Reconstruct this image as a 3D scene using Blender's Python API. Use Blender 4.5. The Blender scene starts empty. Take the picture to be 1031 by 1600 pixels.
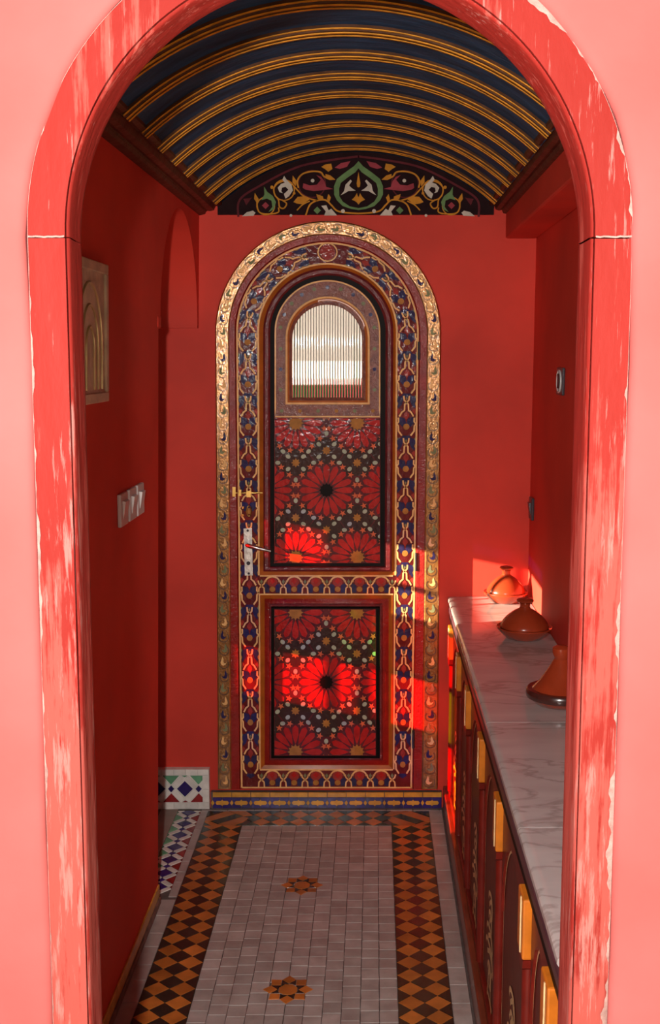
import bpy, bmesh, math, random
from math import sin, cos, pi, radians, sqrt, atan, atan2
from mathutils import Vector
random.seed(7)
scene = bpy.context.scene
COL = scene.collection

# ------------------------------------------------------------------ camera, sky, sun, exposure
FPX, CAMH = 1760.0, 1.70
TH = atan(243 / FPX)
cam_d = bpy.data.cameras.new('camera')
cam_d.sensor_fit = 'VERTICAL'; cam_d.sensor_height = 36; cam_d.lens = FPX / 1600 * 36
cam_d.clip_start = 0.05; cam_d.clip_end = 200
cam = bpy.data.objects.new('camera', cam_d); COL.objects.link(cam)
cam.location = (0, 0, CAMH); cam.rotation_euler = (pi / 2 - TH, 0, 0)
scene.camera = cam

world = bpy.data.worlds.new('sky'); scene.world = world; world.use_nodes = True
bg = world.node_tree.nodes['Background']
bg.inputs[0].default_value = (1.0, 0.965, 0.93, 1); bg.inputs[1].default_value = 0.20

SUN_DIR = Vector((1.0, 0.30, -0.20))
sd = bpy.data.lights.new('sun', 'SUN'); sd.energy = 33; sd.angle = radians(0.3); sd.color = (1, .86, .68)
sun = bpy.data.objects.new('sun', sd); COL.objects.link(sun)
sun.rotation_euler = SUN_DIR.to_track_quat('-Z', 'Y').to_euler(); sun.location = (-6, -1, 4)

# the flash of the upright-held camera, beside the lens; it throws the arch's shadow on ceiling and left wall
fd = bpy.data.lights.new('camera_flash', 'POINT'); fd.energy = 225; fd.shadow_soft_size = .025; fd.color = (1, .95, .90)
lamp = bpy.data.objects.new('camera_flash', fd); COL.objects.link(lamp); lamp.location = (-.13, 0, 1.80)

scene.view_settings.view_transform = 'Standard'; scene.view_settings.look = 'None'
scene.view_settings.exposure = 0.0; scene.view_settings.gamma = 1.0
scene.view_settings.use_curve_mapping = False
scene.cycles.max_bounces = 10; scene.cycles.diffuse_bounces = 6; scene.cycles.transparent_max_bounces = 12
scene.cycles.use_denoising = True

# ------------------------------------------------------------------ geometry conventions
K = 70 / FPX * cos(TH)            # the passage runs 2.3 degrees off square to its end wall
def S(u, y, z): return (u + K * y, y, z)
YB = 4.10                         # end wall
def W(x, y, Y=YB):                # a measured point of the end wall, on the plane at depth Y
    a, b = (x - 515.5) / FPX, (800 - y) / FPX
    rx, ry, rz = a, cos(TH) + b * sin(TH), -sin(TH) + b * cos(TH)
    t = Y / ry
    return (rx * t, Y, CAMH + rz * t)

# ------------------------------------------------------------------ materials
MATS = {}
def mat(name, col, rough=.5, var=.0, vscale=6, col2=None, bump=0, bscale=40, metal=0, coat=0, coat_rough=.15, stretch=(1, 1, 1), spec=.5):
    m = bpy.data.materials.new(name); m.use_nodes = True; nt = m.node_tree; N = nt.nodes; L = nt.links
    b = N['Principled BSDF']
    b.inputs['Roughness'].default_value = rough; b.inputs['Metallic'].default_value = metal
    b.inputs['Coat Weight'].default_value = coat; b.inputs['Coat Roughness'].default_value = coat_rough
    b.inputs['Specular IOR Level'].default_value = spec
    tc = N.new('ShaderNodeTexCoord'); mp = N.new('ShaderNodeMapping'); mp.inputs['Scale'].default_value = stretch
    geo = N.new('ShaderNodeNewGeometry'); L.new(geo.outputs['Position'], mp.inputs[0])
    nz = N.new('ShaderNodeTexNoise'); nz.inputs['Scale'].default_value = vscale; nz.inputs['Detail'].default_value = 6
    L.new(mp.outputs[0], nz.inputs['Vector'])
    c2 = col2 or tuple(c * (1 - var) for c in col)
    if not col2 and var: c1 = tuple(min(1, c * (1 + var * .6)) for c in col)
    else: c1 = col
    mr = N.new('ShaderNodeMapRange'); mr.inputs[1].default_value = .3; mr.inputs[2].default_value = .7
    L.new(nz.outputs['Fac'], mr.inputs[0])
    mx = N.new('ShaderNodeMix'); mx.data_type = 'RGBA'
    mx.inputs[6].default_value = (*c1, 1); mx.inputs[7].default_value = (*c2, 1)
    L.new(mr.outputs[0], mx.inputs[0]); L.new(mx.outputs[2], b.inputs['Base Color'])
    if bump:
        n2 = N.new('ShaderNodeTexNoise'); n2.inputs['Scale'].default_value = bscale; n2.inputs['Detail'].default_value = 5
        L.new(mp.outputs[0], n2.inputs['Vector'])
        bp = N.new('ShaderNodeBump'); bp.inputs['Strength'].default_value = bump; bp.inputs['Distance'].default_value = .01
        L.new(n2.outputs['Fac'], bp.inputs['Height']); L.new(bp.outputs[0], b.inputs['Normal'])
        if coat: L.new(bp.outputs[0], b.inputs['Coat Normal'])
    MATS[name] = m
    return m
def jitter(m, amount=.25):        # a slightly different shade for each piece
    nt = m.node_tree; N = nt.nodes; L = nt.links; b = N['Principled BSDF']
    src = b.inputs['Base Color'].links[0].from_socket
    oi = N.new('ShaderNodeObjectInfo'); mr = N.new('ShaderNodeMapRange')
    mr.inputs[3].default_value = 1 - amount; mr.inputs[4].default_value = 1 + amount
    L.new(oi.outputs['Random'], mr.inputs[0])
    hs = N.new('ShaderNodeHueSaturation'); L.new(mr.outputs[0], hs.inputs['Value']); L.new(src, hs.inputs['Color'])
    L.new(hs.outputs[0], b.inputs['Base Color'])
    return m

mat('plaster_in', (.68, .050, .030), .6, .16, 3, bump=.12, bscale=9, spec=.2)
mat('plaster_out', (.47, .086, .076), .95, col2=(.49, .132, .124), vscale=2.8, bump=.25, bscale=14)
mat('white_chip', (.44, .27, .235), .95, .35, 60, bump=.5, bscale=90)
mat('cream', (.95, .52, .20), .5, .2, 40, spec=.15, coat=.15, coat_rough=.1)
mat('maroon', (.15, .011, .010), .5, .3, 20, spec=.08, coat=.22, coat_rough=.10, bump=.18, bscale=60)
mat('red_paint', (.30, .016, .011), .45, .25, 20, spec=.1, coat=.35, coat_rough=.14, bump=.35, bscale=90)
mat('orange_paint', (.42, .10, .012), .45, .25, 20, spec=.1, coat=.2)
mat('plum', (.17, .018, .020), .45, .3, 30, spec=.1, coat=.4, coat_rough=.14, bump=.4, bscale=80)
mat('black_paint_and_shade', (.010, .005, .004), .5, .2, 20, spec=.08)
mat('navy', (.030, .020, .080), .5, .3, 40, spec=.08, coat=.22, coat_rough=.10, bump=.18, bscale=60)
mat('dull_red', (.36, .035, .025), .5, .25, 40, spec=.08, coat=.22, coat_rough=.10, bump=.18, bscale=60)
mat('ochre', (.46, .19, .04), .5, .25, 40, spec=.1)
mat('sage', (.22, .23, .11), .5, .25, 40, spec=.1)
mat('gilt', (.42, .185, .045), .24, col2=(.28, .12, .035), vscale=40, bump=.13, bscale=140, metal=.5, coat=.6, coat_rough=.09)
mat('stem_brown', (.07, .025, .012), .4, .2, 30)
mat('petal_red', (.50, .012, .010), .5, .25, 30, spec=.08, coat=.22, coat_rough=.10, bump=.18, bscale=60)
mat('panel_ground', (.12, .012, .016), .5, .3, 20, spec=.08, coat=.22, coat_rough=.10, bump=.18, bscale=60)
mat('panel_dark', (.05, .016, .012), .5, .3, 20, spec=.08, coat=.22, coat_rough=.10, bump=.18, bscale=60)
mat('star_orange', (.75, .15, .06), .5, .2, 30, spec=.1)
mat('dot_sage', (.45, .47, .34), .5, .2, 30, spec=.1)
mat('brown_panel', (.30, .10, .06), .3, col2=(.17, .05, .04), vscale=40, bump=.6, bscale=110, coat=.8, coat_rough=.18)
mat('steel', (.62, .60, .57), .28, .2, 40, metal=1, bump=.1, bscale=60)
mat('brass', (.62, .36, .10), .3, .3, 40, metal=1)
mat('iron', (.05, .04, .04), .5, .3, 40, metal=.6)
jitter(mat('tile_white', (.47, .405, .375), .32, col2=(.34, .275, .25), vscale=16, bump=.12, bscale=50), .14)
jitter(mat('tile_black', (.016, .018, .013), .25, .4, 30, bump=.1), .3)
jitter(mat('tile_orange', (.50, .150, .026), .3, .3, 18, bump=.1), .28)
jitter(mat('tile_navy', (.030, .016, .14), .22, .3, 30, bump=.08), .25)
jitter(mat('tile_red', (.30, .018, .018), .25, .3, 30, bump=.08), .2)
jitter(mat('tile_green', (.14, .36, .20), .25, .25, 30, bump=.08), .2)
jitter(mat('tile_cream', (.76, .72, .66), .25, .15, 30, bump=.08), .1)
jitter(mat('tile_yellow', (.70, .34, .045), .25, .25, 30, bump=.08), .15)
mat('grout', (.13, .09, .08), .9, .3, 30)
mat('threshold_stone', (.32, .24, .20), .6, .25, 10, bump=.1)
mat('brown_skirting', (.20, .11, .08), .6, .4, 30)
mat('ceiling_blue', (.024, .064, .130), .5, .5, 9, bump=.3, bscale=25, spec=.05, stretch=(.6, 3, 1))
mat('rib_brown', (.075, .028, .012), .5, .35, 30, bump=.3, bscale=40, spec=.10)
mat('rib_orange', (.66, .27, .018), .5, .4, 25, spec=.08)
mat('cornice_brown', (.10, .028, .016), .45, .35, 14, bump=.3, bscale=30, spec=.15)
mat('tym_ground', (.022, .009, .010), .7, .2, 30, spec=.05)
mat('tym_green', (.15, .26, .10), .7, .2, 30, spec=.05)
mat('tym_orange', (.60, .25, .03), .7, .2, 30, spec=.05)
mat('tym_pink', (.34, .055, .07), .7, .2, 30, spec=.05)
mat('tym_white', (.62, .55, .45), .7, .2, 30, spec=.05)
mat('tym_purple', (.12, .022, .027), .7, .2, 30, spec=.05)
mat('cab_wood', (.085, .013, .009), .4, col2=(.13, .018, .010), vscale=20, bump=.12, bscale=50, spec=.2, coat=.3, coat_rough=.12, stretch=(4, 4, .5))
mat('cab_red', (.16, .012, .007), .4, .3, 20, spec=.2, coat=.2)
mat('cab_orange', (.62, .17, .014), .4, .25, 20, spec=.2, coat=.25)
mat('cab_plinth', (.22, .040, .016), .35, .3, 12, coat=.3)
mat('gold_line', (.85, .60, .30), .45, .3, 40, metal=.1)
mat('shaded_edge', (.085, .030, .04), .4, .3, 20, coat=.2)
mat('terracotta', (.32, .040, .012), .25, .2, 14, bump=.05, bscale=20, spec=.3, coat=.6, coat_rough=.08)
mat('terracotta_rim', (.055, .016, .012), .25, .2, 14, coat=.7)
mat('switch_plastic', (.62, .58, .56), .3, .05, 10)
mat('switch_dark', (.05, .04, .05), .3, .1, 10)
mat('plaque_stone', (.60, .47, .31), .45, .3, 20, bump=.3, bscale=60)
mat('plaque_gold', (.62, .46, .22), .35, .2, 30, metal=.5)
mat('ground_stone', (.60, .54, .47), .9, .2, 2)
mat('garden_white', (.85, .82, .80), .9, .1, 3)
mat('pink_cloth', (.85, .10, .16), .9, .2, 5)
mat('leaf_green', (.06, .22, .05), .8, .4, 12)
mat('lead_and_groove_dark', (.05, .05, .05), .5, .1, 10)

def marble():
    m = mat('marble', (.56, .50, .48), .16, col2=(.47, .41, .39), vscale=5, stretch=(1, 3, 1), coat=.3, coat_rough=.08)
    N = m.node_tree.nodes; L = m.node_tree.links; b = N['Principled BSDF']
    src = b.inputs['Base Color'].links[0].from_socket
    geo = N.new('ShaderNodeNewGeometry'); mp = N.new('ShaderNodeMapping'); mp.inputs['Rotation'].default_value = (0, 0, .5); mp.inputs['Scale'].default_value = (1, 2.4, 1)
    L.new(geo.outputs['Position'], mp.inputs[0])
    nz = N.new('ShaderNodeTexNoise'); nz.inputs['Scale'].default_value = 3.2; nz.inputs['Detail'].default_value = 8; nz.inputs['Distortion'].default_value = .8
    L.new(mp.outputs[0], nz.inputs['Vector'])
    ab = N.new('ShaderNodeMath'); ab.operation = 'SUBTRACT'; ab.inputs[1].default_value = .5; L.new(nz.outputs['Fac'], ab.inputs[0])
    a2 = N.new('ShaderNodeMath'); a2.operation = 'ABSOLUTE'; L.new(ab.outputs[0], a2.inputs[0])
    mr = N.new('ShaderNodeMapRange'); mr.inputs[1].default_value = 0; mr.inputs[2].default_value = .035; mr.inputs[3].default_value = .55; mr.inputs[4].default_value = 0
    L.new(a2.outputs[0], mr.inputs[0])
    mx = N.new('ShaderNodeMix'); mx.data_type = 'RGBA'; mx.inputs[7].default_value = (.26, .20, .18, 1)
    L.new(mr.outputs[0], mx.inputs[0]); L.new(src, mx.inputs[6]); L.new(mx.outputs[2], b.inputs['Base Color'])
marble()

def worn(name, base, scratch, bare):
    m = mat(name, base, .6, .12, 4, bump=.25, bscale=40, stretch=(1, 1, .35), spec=.12)
    N = m.node_tree.nodes; L = m.node_tree.links; b = N['Principled BSDF']
    src = b.inputs['Base Color'].links[0].from_socket
    geo = N.new('ShaderNodeNewGeometry')
    sep = N.new('ShaderNodeSeparateXYZ'); L.new(geo.outputs['Position'], sep.inputs[0])
    hz = N.new('ShaderNodeMapRange'); hz.inputs[1].default_value = 1.75; hz.inputs[2].default_value = 1.1; hz.inputs[3].default_value = 0; hz.inputs[4].default_value = 1
    L.new(sep.outputs[2], hz.inputs[0])
    def noise(scale, st, det=8, off=0):
        mp = N.new('ShaderNodeMapping'); mp.inputs['Scale'].default_value = st; mp.inputs['Location'].default_value = (off, off, off)
        L.new(geo.outputs['Position'], mp.inputs[0])
        n = N.new('ShaderNodeTexNoise'); n.inputs['Scale'].default_value = scale; n.inputs['Detail'].default_value = det; n.inputs['Roughness'].default_value = .65
        L.new(mp.outputs[0], n.inputs['Vector']); return n.outputs['Fac']
    def mth(op, a, bb):
        n = N.new('ShaderNodeMath'); n.operation = op
        for i, v in enumerate((a, bb)):
            if isinstance(v, (int, float)): n.inputs[i].default_value = v
            else: L.new(v, n.inputs[i])
        return n.outputs[0]
    def ramp(v, lo, hi, top=1):
        n = N.new('ShaderNodeMapRange'); n.inputs[1].default_value = lo; n.inputs[2].default_value = hi; n.inputs[4].default_value = top
        L.new(v, n.inputs[0]); return n.outputs[0]
    grain = noise(40, (2.2, 2.2, .12)); patch = noise(7, (1, 1, .5), 6, 3.1)
    v = mth('ADD', mth('MULTIPLY', grain, .55), mth('MULTIPLY', patch, .55))
    v = mth('ADD', v, mth('MULTIPLY', hz.outputs[0], .11))
    m1 = ramp(v, .595, .655, .85)
    v2 = mth('ADD', mth('MULTIPLY', noise(75, (1.8, 1.8, .16), 9, 7), .6), mth('MULTIPLY', noise(6, (1.5, 1.5, .3), 5, 11), .5))
    v2 = mth('ADD', v2, mth('MULTIPLY', hz.outputs[0], .055))
    m2 = ramp(v2, .645, .70, .8)
    for mk, c in ((m1, scratch), (m2, bare)):
        mx = N.new('ShaderNodeMix'); mx.data_type = 'RGBA'; mx.inputs[7].default_value = (*c, 1)
        L.new(mk, mx.inputs[0]); L.new(src, mx.inputs[6]); src = mx.outputs[2]
    L.new(src, b.inputs['Base Color'])
worn('frame_red', (.29, .024, .018), (.45, .092, .073), (.47, .20, .175))

def glass_tint(name, col):
    m = bpy.data.materials.new(name); m.use_nodes = True; N = m.node_tree.nodes; L = m.node_tree.links
    N.remove(N['Principled BSDF'])
    t = N.new('ShaderNodeBsdfTransparent'); t.inputs[0].default_value = (*col, 1)
    g = N.new('ShaderNodeBsdfGlossy'); g.inputs['Roughness'].default_value = .05
    mx = N.new('ShaderNodeMixShader'); mx.inputs[0].default_value = .05
    L.new(t.outputs[0], mx.inputs[1]); L.new(g.outputs[0], mx.inputs[2]); L.new(mx.outputs[0], N['Material Output'].inputs[0])
    MATS[name] = m
glass_tint('glass_red', (1.0, .02, .02)); glass_tint('glass_green', (.42, .85, .04)); glass_tint('glass_amber', (.9, .38, .06)); glass_tint('glass_clear', (.95, .93, .9))
glass_tint('glass_dimgreen', (.15, .30, .03)); glass_tint('glass_dimred', (.30, .03, .02)); glass_tint('glass_blue', (.03, .05, .3))
m = bpy.data.materials.new('glass_ribbed'); m.use_nodes = True; b = m.node_tree.nodes['Principled BSDF']
b.inputs['Base Color'].default_value = (.285, .275, .275, 1); b.inputs['Transmission Weight'].default_value = 1; b.inputs['Roughness'].default_value = .03; b.inputs['IOR'].default_value = 1.5
MATS['glass_ribbed'] = m

# ------------------------------------------------------------------ mesh helpers
class MB:
    def __init__(s): s.v = []; s.f = []; s.mi = []; s.mats = []
    def mid(s, m):
        if m not in s.mats: s.mats.append(m)
        return s.mats.index(m)
    def add(s, vs, fs, m):
        o = len(s.v); s.v += [tuple(p) for p in vs]; k = s.mid(m)
        for f in fs: s.f.append([o + i for i in f]); s.mi.append(k)
        return s
    def poly(s, pts, m): return s.add(pts, [list(range(len(pts)))], m)
    def strip(s, A, B, m, closed=False):
        n = len(A); vs = list(A) + list(B); fs = []
        for i in range(n if closed else n - 1):
            j = (i + 1) % n; fs.append([i, j, n + j, n + i])
        return s.add(vs, fs, m)
    def box(s, u0, u1, y0, y1, z0, z1, m, T=S, b=0):
        if b:
            return s.chambox(u0, u1, y0, y1, z0, z1, m, T, b)
        vs = [T(u, y, z) for z in (z0, z1) for y in (y0, y1) for u in (u0, u1)]
        return s.add(vs, [[0, 2, 3, 1], [4, 5, 7, 6], [0, 1, 5, 4], [2, 6, 7, 3], [0, 4, 6, 2], [1, 3, 7, 5]], m)
    def chambox(s, u0, u1, y0, y1, z0, z1, m, T, b):
        bm = bmesh.new(); bmesh.ops.create_cube(bm, size=1)
        for v in bm.verts: v.co = Vector(((u0 + u1) / 2 + v.co.x * (u1 - u0), (y0 + y1) / 2 + v.co.y * (y1 - y0), (z0 + z1) / 2 + v.co.z * (z1 - z0)))
        bmesh.ops.bevel(bm, geom=bm.edges[:], offset=b, segments=2, affect='EDGES', profile=.5)
        bm.verts.index_update()
        vs = [T(*v.co) for v in bm.verts]; fs = [[v.index for v in f.verts] for f in bm.faces]; bm.free()
        return s.add(vs, fs, m)
    def extrude(s, A, B, m, mside=None):       # two matching outlines: both caps and the sides
        n = len(A); s.poly(A, m); s.poly(list(B)[::-1], m)
        return s.strip(A, B, mside or m, True)
    def tube(s, pts, r, m, n=8, cap=True):
        pts = [Vector(p) for p in pts]; rings = []
        for i, p in enumerate(pts):
            d = (pts[min(i + 1, len(pts) - 1)] - pts[max(i - 1, 0)]).normalized()
            a = d.orthogonal().normalized() if i == 0 else (pa - d * pa.dot(d)).normalized()
            pa = a; c = d.cross(a); rr = r[i] if isinstance(r, (list, tuple)) else r
            rings.append([p + (a * cos(2 * pi * k / n) + c * sin(2 * pi * k / n)) * rr for k in range(n)])
        for A, B in zip(rings, rings[1:]): s.strip(A, B, m, True)
        if cap: s.poly(rings[0][::-1], m); s.poly(rings[-1], m)
        return s
    def lathe(s, prof, m, n=40, c=(0, 0, 0)):
        rings = [[(c[0] + r * cos(2 * pi * k / n), c[1] + r * sin(2 * pi * k / n), c[2] + z) for k in range(n)] for r, z in prof]
        for A, B in zip(rings, rings[1:]): s.strip(A, B, m, True)
        s.poly(rings[0][::-1], m); s.poly(rings[-1], m)
        return s
    def build(s, name, parent=None, smooth=None, kind=None, label=None, cat=None, group=None):
        me = bpy.data.meshes.new(name); me.from_pydata(s.v, [], s.f)
        for m in s.mats: me.materials.append(MATS[m])
        me.polygons.foreach_set('material_index', s.mi)
        bm = bmesh.new(); bm.from_mesh(me)
        if smooth is not None: bmesh.ops.remove_doubles(bm, verts=bm.verts, dist=1e-5)
        bmesh.ops.recalc_face_normals(bm, faces=bm.faces); bm.to_mesh(me); bm.free()
        if smooth is not None:
            me.polygons.foreach_set('use_smooth', [True] * len(me.polygons)); me.set_sharp_from_angle(angle=radians(smooth))
        o = bpy.data.objects.new(name, me); COL.objects.link(o)
        if parent: o.parent = parent
        return tag(o, label, cat, group, kind)
def tag(o, label=None, cat=None, group=None, kind=None):
    for k, v in (('label', label), ('category', cat), ('group', group), ('kind', kind)):
        if v: o[k] = v
    return o
def empty(name, loc=(0, 0, 0), **kw):
    o = bpy.data.objects.new(name, None); o.location = loc; o.empty_display_size = .1; COL.objects.link(o)
    return tag(o, **kw)
def inst(name, src, loc, parent, rot=None):
    o = bpy.data.objects.new(name, src if isinstance(src, bpy.types.Mesh) else src.data); o.location = loc; o.parent = parent
    if rot: o.rotation_euler = rot
    COL.objects.link(o); return o
def ribbon(pts, w, closed=False):                 # 2-D stroke -> list of quads
    n = len(pts); L_, R_ = [], []
    for i in range(n):
        if closed: a, c = pts[i - 1], pts[(i + 1) % n]
        else: a, c = pts[max(i - 1, 0)], pts[min(i + 1, n - 1)]
        dx, dy = c[0] - a[0], c[1] - a[1]; l = math.hypot(dx, dy) or 1
        ww = w[i] if isinstance(w, (list, tuple)) else w
        nx, ny = -dy / l * ww / 2, dx / l * ww / 2
        L_.append((pts[i][0] + nx, pts[i][1] + ny)); R_.append((pts[i][0] - nx, pts[i][1] - ny))
    return L_, R_
def smooth_line(pts, k=6, closed=False):           # Catmull-Rom
    out = []; n = len(pts)
    for i in range(n if closed else n - 1):
        if closed: p = [pts[(i + j) % n] for j in (-1, 0, 1, 2)]
        else: p = [pts[max(i - 1, 0)], pts[i], pts[i + 1], pts[min(i + 2, n - 1)]]
        for q in range(k):
            t = q / k
            out.append(tuple(.5 * (2 * p[1][d] + (p[2][d] - p[0][d]) * t + (2 * p[0][d] - 5 * p[1][d] + 4 * p[2][d] - p[3][d]) * t * t + (3 * p[1][d] - p[0][d] - 3 * p[2][d] + p[3][d]) * t ** 3) for d in (0, 1)))
    if not closed: out.append(pts[-1])
    return out
class Paint(MB):                                   # flat painted ornament lying on a surface
    def __init__(s, T): super().__init__(); s.T = T
    def shape(s, pts, m, lift=1): return s.poly([s.T(x, y, lift) for x, y in pts], m)
    def line(s, pts, w, m, lift=1, closed=False):
        A, B = ribbon(pts, w, closed)
        return s.strip([s.T(x, y, lift) for x, y in A], [s.T(x, y, lift) for x, y in B], m, closed)
    def dot(s, c, r, m, lift=1, n=12, ry=None, a0=0):
        return s.shape([(c[0] + r * cos(a0 + 2 * pi * k / n), c[1] + (ry or r) * sin(a0 + 2 * pi * k / n)) for k in range(n)], m, lift)
def starpts(c, r1, r2, n, a0=0, sy=1):
    return [(c[0] + (r1 if k % 2 == 0 else r2) * cos(a0 + pi * k / n), c[1] + sy * (r1 if k % 2 == 0 else r2) * sin(a0 + pi * k / n)) for k in range(2 * n)]
def clip(poly, x0, x1, y0, y1):
    for ax, lim, sg in ((0, x0, 1), (0, x1, -1), (1, y0, 1), (1, y1, -1)):
        out = []
        for i in range(len(poly)):
            a, b_ = poly[i - 1], poly[i]; ia, ib = (a[ax] - lim) * sg >= 0, (b_[ax] - lim) * sg >= 0
            if ia != ib:
                t = (lim - a[ax]) / (b_[ax] - a[ax]); out.append(tuple(a[d] + (b_[d] - a[d]) * t for d in (0, 1)))
            if ib: out.append(b_)
        poly = out
        if len(poly) < 3: return []
    return poly
ID = lambda x, y, z: (x, y, z)

# ================================================================== SETTING
# ---- ground outside
MB().box(-30, 30, -30, 30, -.2, -.055, 'ground_stone', ID).build('ground', kind='structure', label='pale stone ground outside the doorway', cat='ground')

# ---- front wall with its round-arched opening
HW, SPR = .373, 1.846            # outer half width of the timber frame, height where the arch springs
def archpts(r, spr, z0, n=40, rb=None):
    rb = rb or r
    P = [(-rb + (rb - r) * k / 12, z0 + (spr - z0) * k / 12) for k in range(12)]
    P += [(-r * cos(pi * k / n), spr + r * sin(pi * k / n)) for k in range(n + 1)]
    P += [(r + (rb - r) * k / 12, spr + (z0 - spr) * k / 12) for k in range(1, 13)]
    return P
def wob(p, a=.0018, q=0): return (p[0] + a * (sin(p[1] * 23 + q) + .6 * sin(p[1] * 57 + 1 + q)) , p[1] + a * sin(p[0] * 31 + 2 + q))
YW = 1.408
mb = MB()
holes = [wob(p) for p in archpts(HW, SPR, 0, rb=.379)]
out = []
for x, z in holes:               # matching points on the outline of the wall
    if z <= 0.001: out.append((-1.9 if x < 0 else 1.9, 0))
    elif z < SPR: out.append((-1.9 if x < 0 else 1.9, z * 3.2 / SPR * .9))
    else:
        t = max(-1, min(1, x / HW)); out.append((t * 1.9, 3.2))
lip = [(0, 0.0), (.0, .004), (.0025, .009), (.007, .0125), (.014, .014)]   # rounded plaster edge (outwards, forwards)
def grow(P, d):
    r_ = []
    for x, z in P:
        if z <= SPR: r_.append((x + (d if x > 0 else -d), z))
        else:
            l = math.hypot(x, z - SPR); r_.append((x + x / l * d, z + (z - SPR) / l * d))
    return r_
rows = [[(x, 1.56, z) for x, z in holes]] + [[(x, 1.424 - q, z) for x, z in grow(holes, d)] for d, q in lip]
rows.append([(x, YW, z) for x, z in grow(holes, .03)])
rows.append([(x, YW, z) for x, z in out])
for A, B in zip(rows, rows[1:]): mb.strip(A, B, 'plaster_out')
mb.strip([(x, 1.56, z) for x, z in out], rows[0], 'plaster_in')
mb.strip(rows[-1], [(x, 1.56, z) for x, z in out], 'plaster_out')
wall_front = mb.build('wall_front', smooth=50, kind='structure', label='pink plaster wall around the arched doorway', cat='wall')

# unseen wing wall left of the doorway, added to block the sun
MB().box(-1.62, -1.36, .35, 1.40, -.06, 3.2, 'plaster_out', ID).build('wall_sun_block', kind='structure')

# ---- timber frame of the doorway (trim_1): arch and two jambs, each with its lining
trim = empty('trim_1', (0, 1.42, 0), kind='structure', label='worn red painted timber frame lining the arched doorway', cat='door frame')
def frame_piece(name, A_out, A_in, parent=trim):
    m = MB(); yf, yb = 1.42, 1.44
    T = lambda P, y: [(x, y - 1.42, z) for x, z in P]
    m.strip(T(A_out, yf + .001), T(A_in, yf), 'frame_red'); m.strip(T(A_out, yb), T(A_in, yb), 'frame_red')
    m.strip(T(A_in, yf), T(A_in, yb), 'frame_red'); m.strip(T(A_out, yf + .001), T(A_out, yb), 'frame_red')
    for i in (0, -1): m.poly([T(A_out, yf + .001)[i], T(A_in, yf)[i], T(A_in, yb)[i], T(A_out, yb)[i]], 'frame_red')
    return m.build(name, parent)
def lining(name, A, parent=trim):
    m = MB(); T = lambda P, y: [(x, y - 1.42, z) for x, z in P]
    prof = [(.0, 1.4205), (-.0022, 1.4225), (-.003, 1.427), (-.0018, 1.45), (0, 1.49), (.0, 1.505), (.003, 1.514), (.012, 1.522), (.06, 1.522)]
    rr = [T(grow(A, d), y) for d, y in prof]
    for P, Q in zip(rr, rr[1:]): m.strip(P, Q, 'frame_red')
    m.strip(rr[-1], T(grow(A, .06), 1.441), 'frame_red'); m.strip(T(grow(A, .06), 1.441), T(grow(A, .0), 1.441), 'frame_red'); m.strip(T(grow(A, 0), 1.441), rr[0], 'frame_red')
    return m.build(name, parent, smooth=40)
arcO = [(-HW * cos(pi * k / 64), SPR + HW * sin(pi * k / 64)) for k in range(65)]
arcI = [(-.3265 * cos(pi * k / 64), SPR + .3265 * sin(pi * k / 64)) for k in range(65)]
arcL = [(-.3245 * cos(pi * k / 64), SPR + .3245 * sin(pi * k / 64)) for k in range(65)]
frame_piece('frame_arch', arcO, arcI); lining('arch_lining', arcL)
for sg, zt, gap in ((-1, SPR + .0125, .0016), (1, SPR - .0005, .0018)):
    zs = [zt - gap - (zt - gap) * k / 16 for k in range(17)]
    tz = lambda z: .006 * (1 - z / SPR)
    if sg < 0:   # left jamb meets the arch a little higher: trim to the arch foot
        zs = [SPR - .0015 - (SPR - .0015) * k / 16 for k in range(17)]
    frame_piece('frame_jamb', [(sg * (HW + tz(z)), z) for z in zs], [(sg * (.3265 + tz(z) * .8), z) for z in zs])
    lining('jamb_lining', [(sg * (.3245 + tz(z) * .8), z) for z in zs])
# ragged bare plaster along the outer edge of the frame
ch = MB(); rnd = random.Random(3)
ph = [rnd.uniform(0, 6) for _ in range(10)]
def edge_w(q, big):
    v = sum(a_ * sin(f_ * q + p_) for a_, f_, p_ in zip((1, .8, .6, .45, .3), (5, 23, 61, 139, 310), ph))
    return .0005 + big * max(0, v / 2.2)
A, B = [], []
tot = 0
for k in range(901):
    t = k / 900
    if t < .36: z = .1 + (SPR - .1) * t / .36; p = (-(HW + .006 * (1 - z / SPR)), z)
    elif t < .64: a_ = pi * (t - .36) / .28; p = (-HW * cos(a_), SPR + HW * sin(a_))
    else: z = SPR - (SPR - .1) * (t - .64) / .36; p = (HW + .006 * (1 - z / SPR), z)
    A.append(grow([p], -.0008)[0]); B.append(grow([p], -.0008 - edge_w(t * 4.7, .0035 if p[0] < 0 else .0075))[0])
ch.strip([(x, -.0009, z) for x, z in A], [(x, -.0009, z) for x, z in B], 'white_chip')
ch.build('bare_edge', trim, label='bare white plaster flakes along the frame edge')
# hairline joints where the jambs meet the arch
jm = MB()
for sg, dz in ((-1, .004), (1, -.005)):
    x0, x1 = sg * .327, sg * .372
    pts = [(x0 + (x1 - x0) * k / 9, SPR + dz * (k > 0) * 0 + rnd.uniform(-.0006, .0006)) for k in range(10)]
    A, B = ribbon(pts, .0022)
    jm.strip([(x, -.0012, z) for x, z in A], [(x, -.0012, z) for x, z in B], 'white_chip')
jm.build('filler_line', trim)

# ---- inside walls
LU = lambda z: -.672 + .047 * z / 2.2      # left wall leans in a little towards the top
def TL(u, y, z): return S(u + LU(z), y, z)
mb = MB()                                   # solid part from the doorway to the arched opening
mb.box(-.15, 0, 1.56, 3.34, -.05, 2.6, 'plaster_in', TL)
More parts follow.
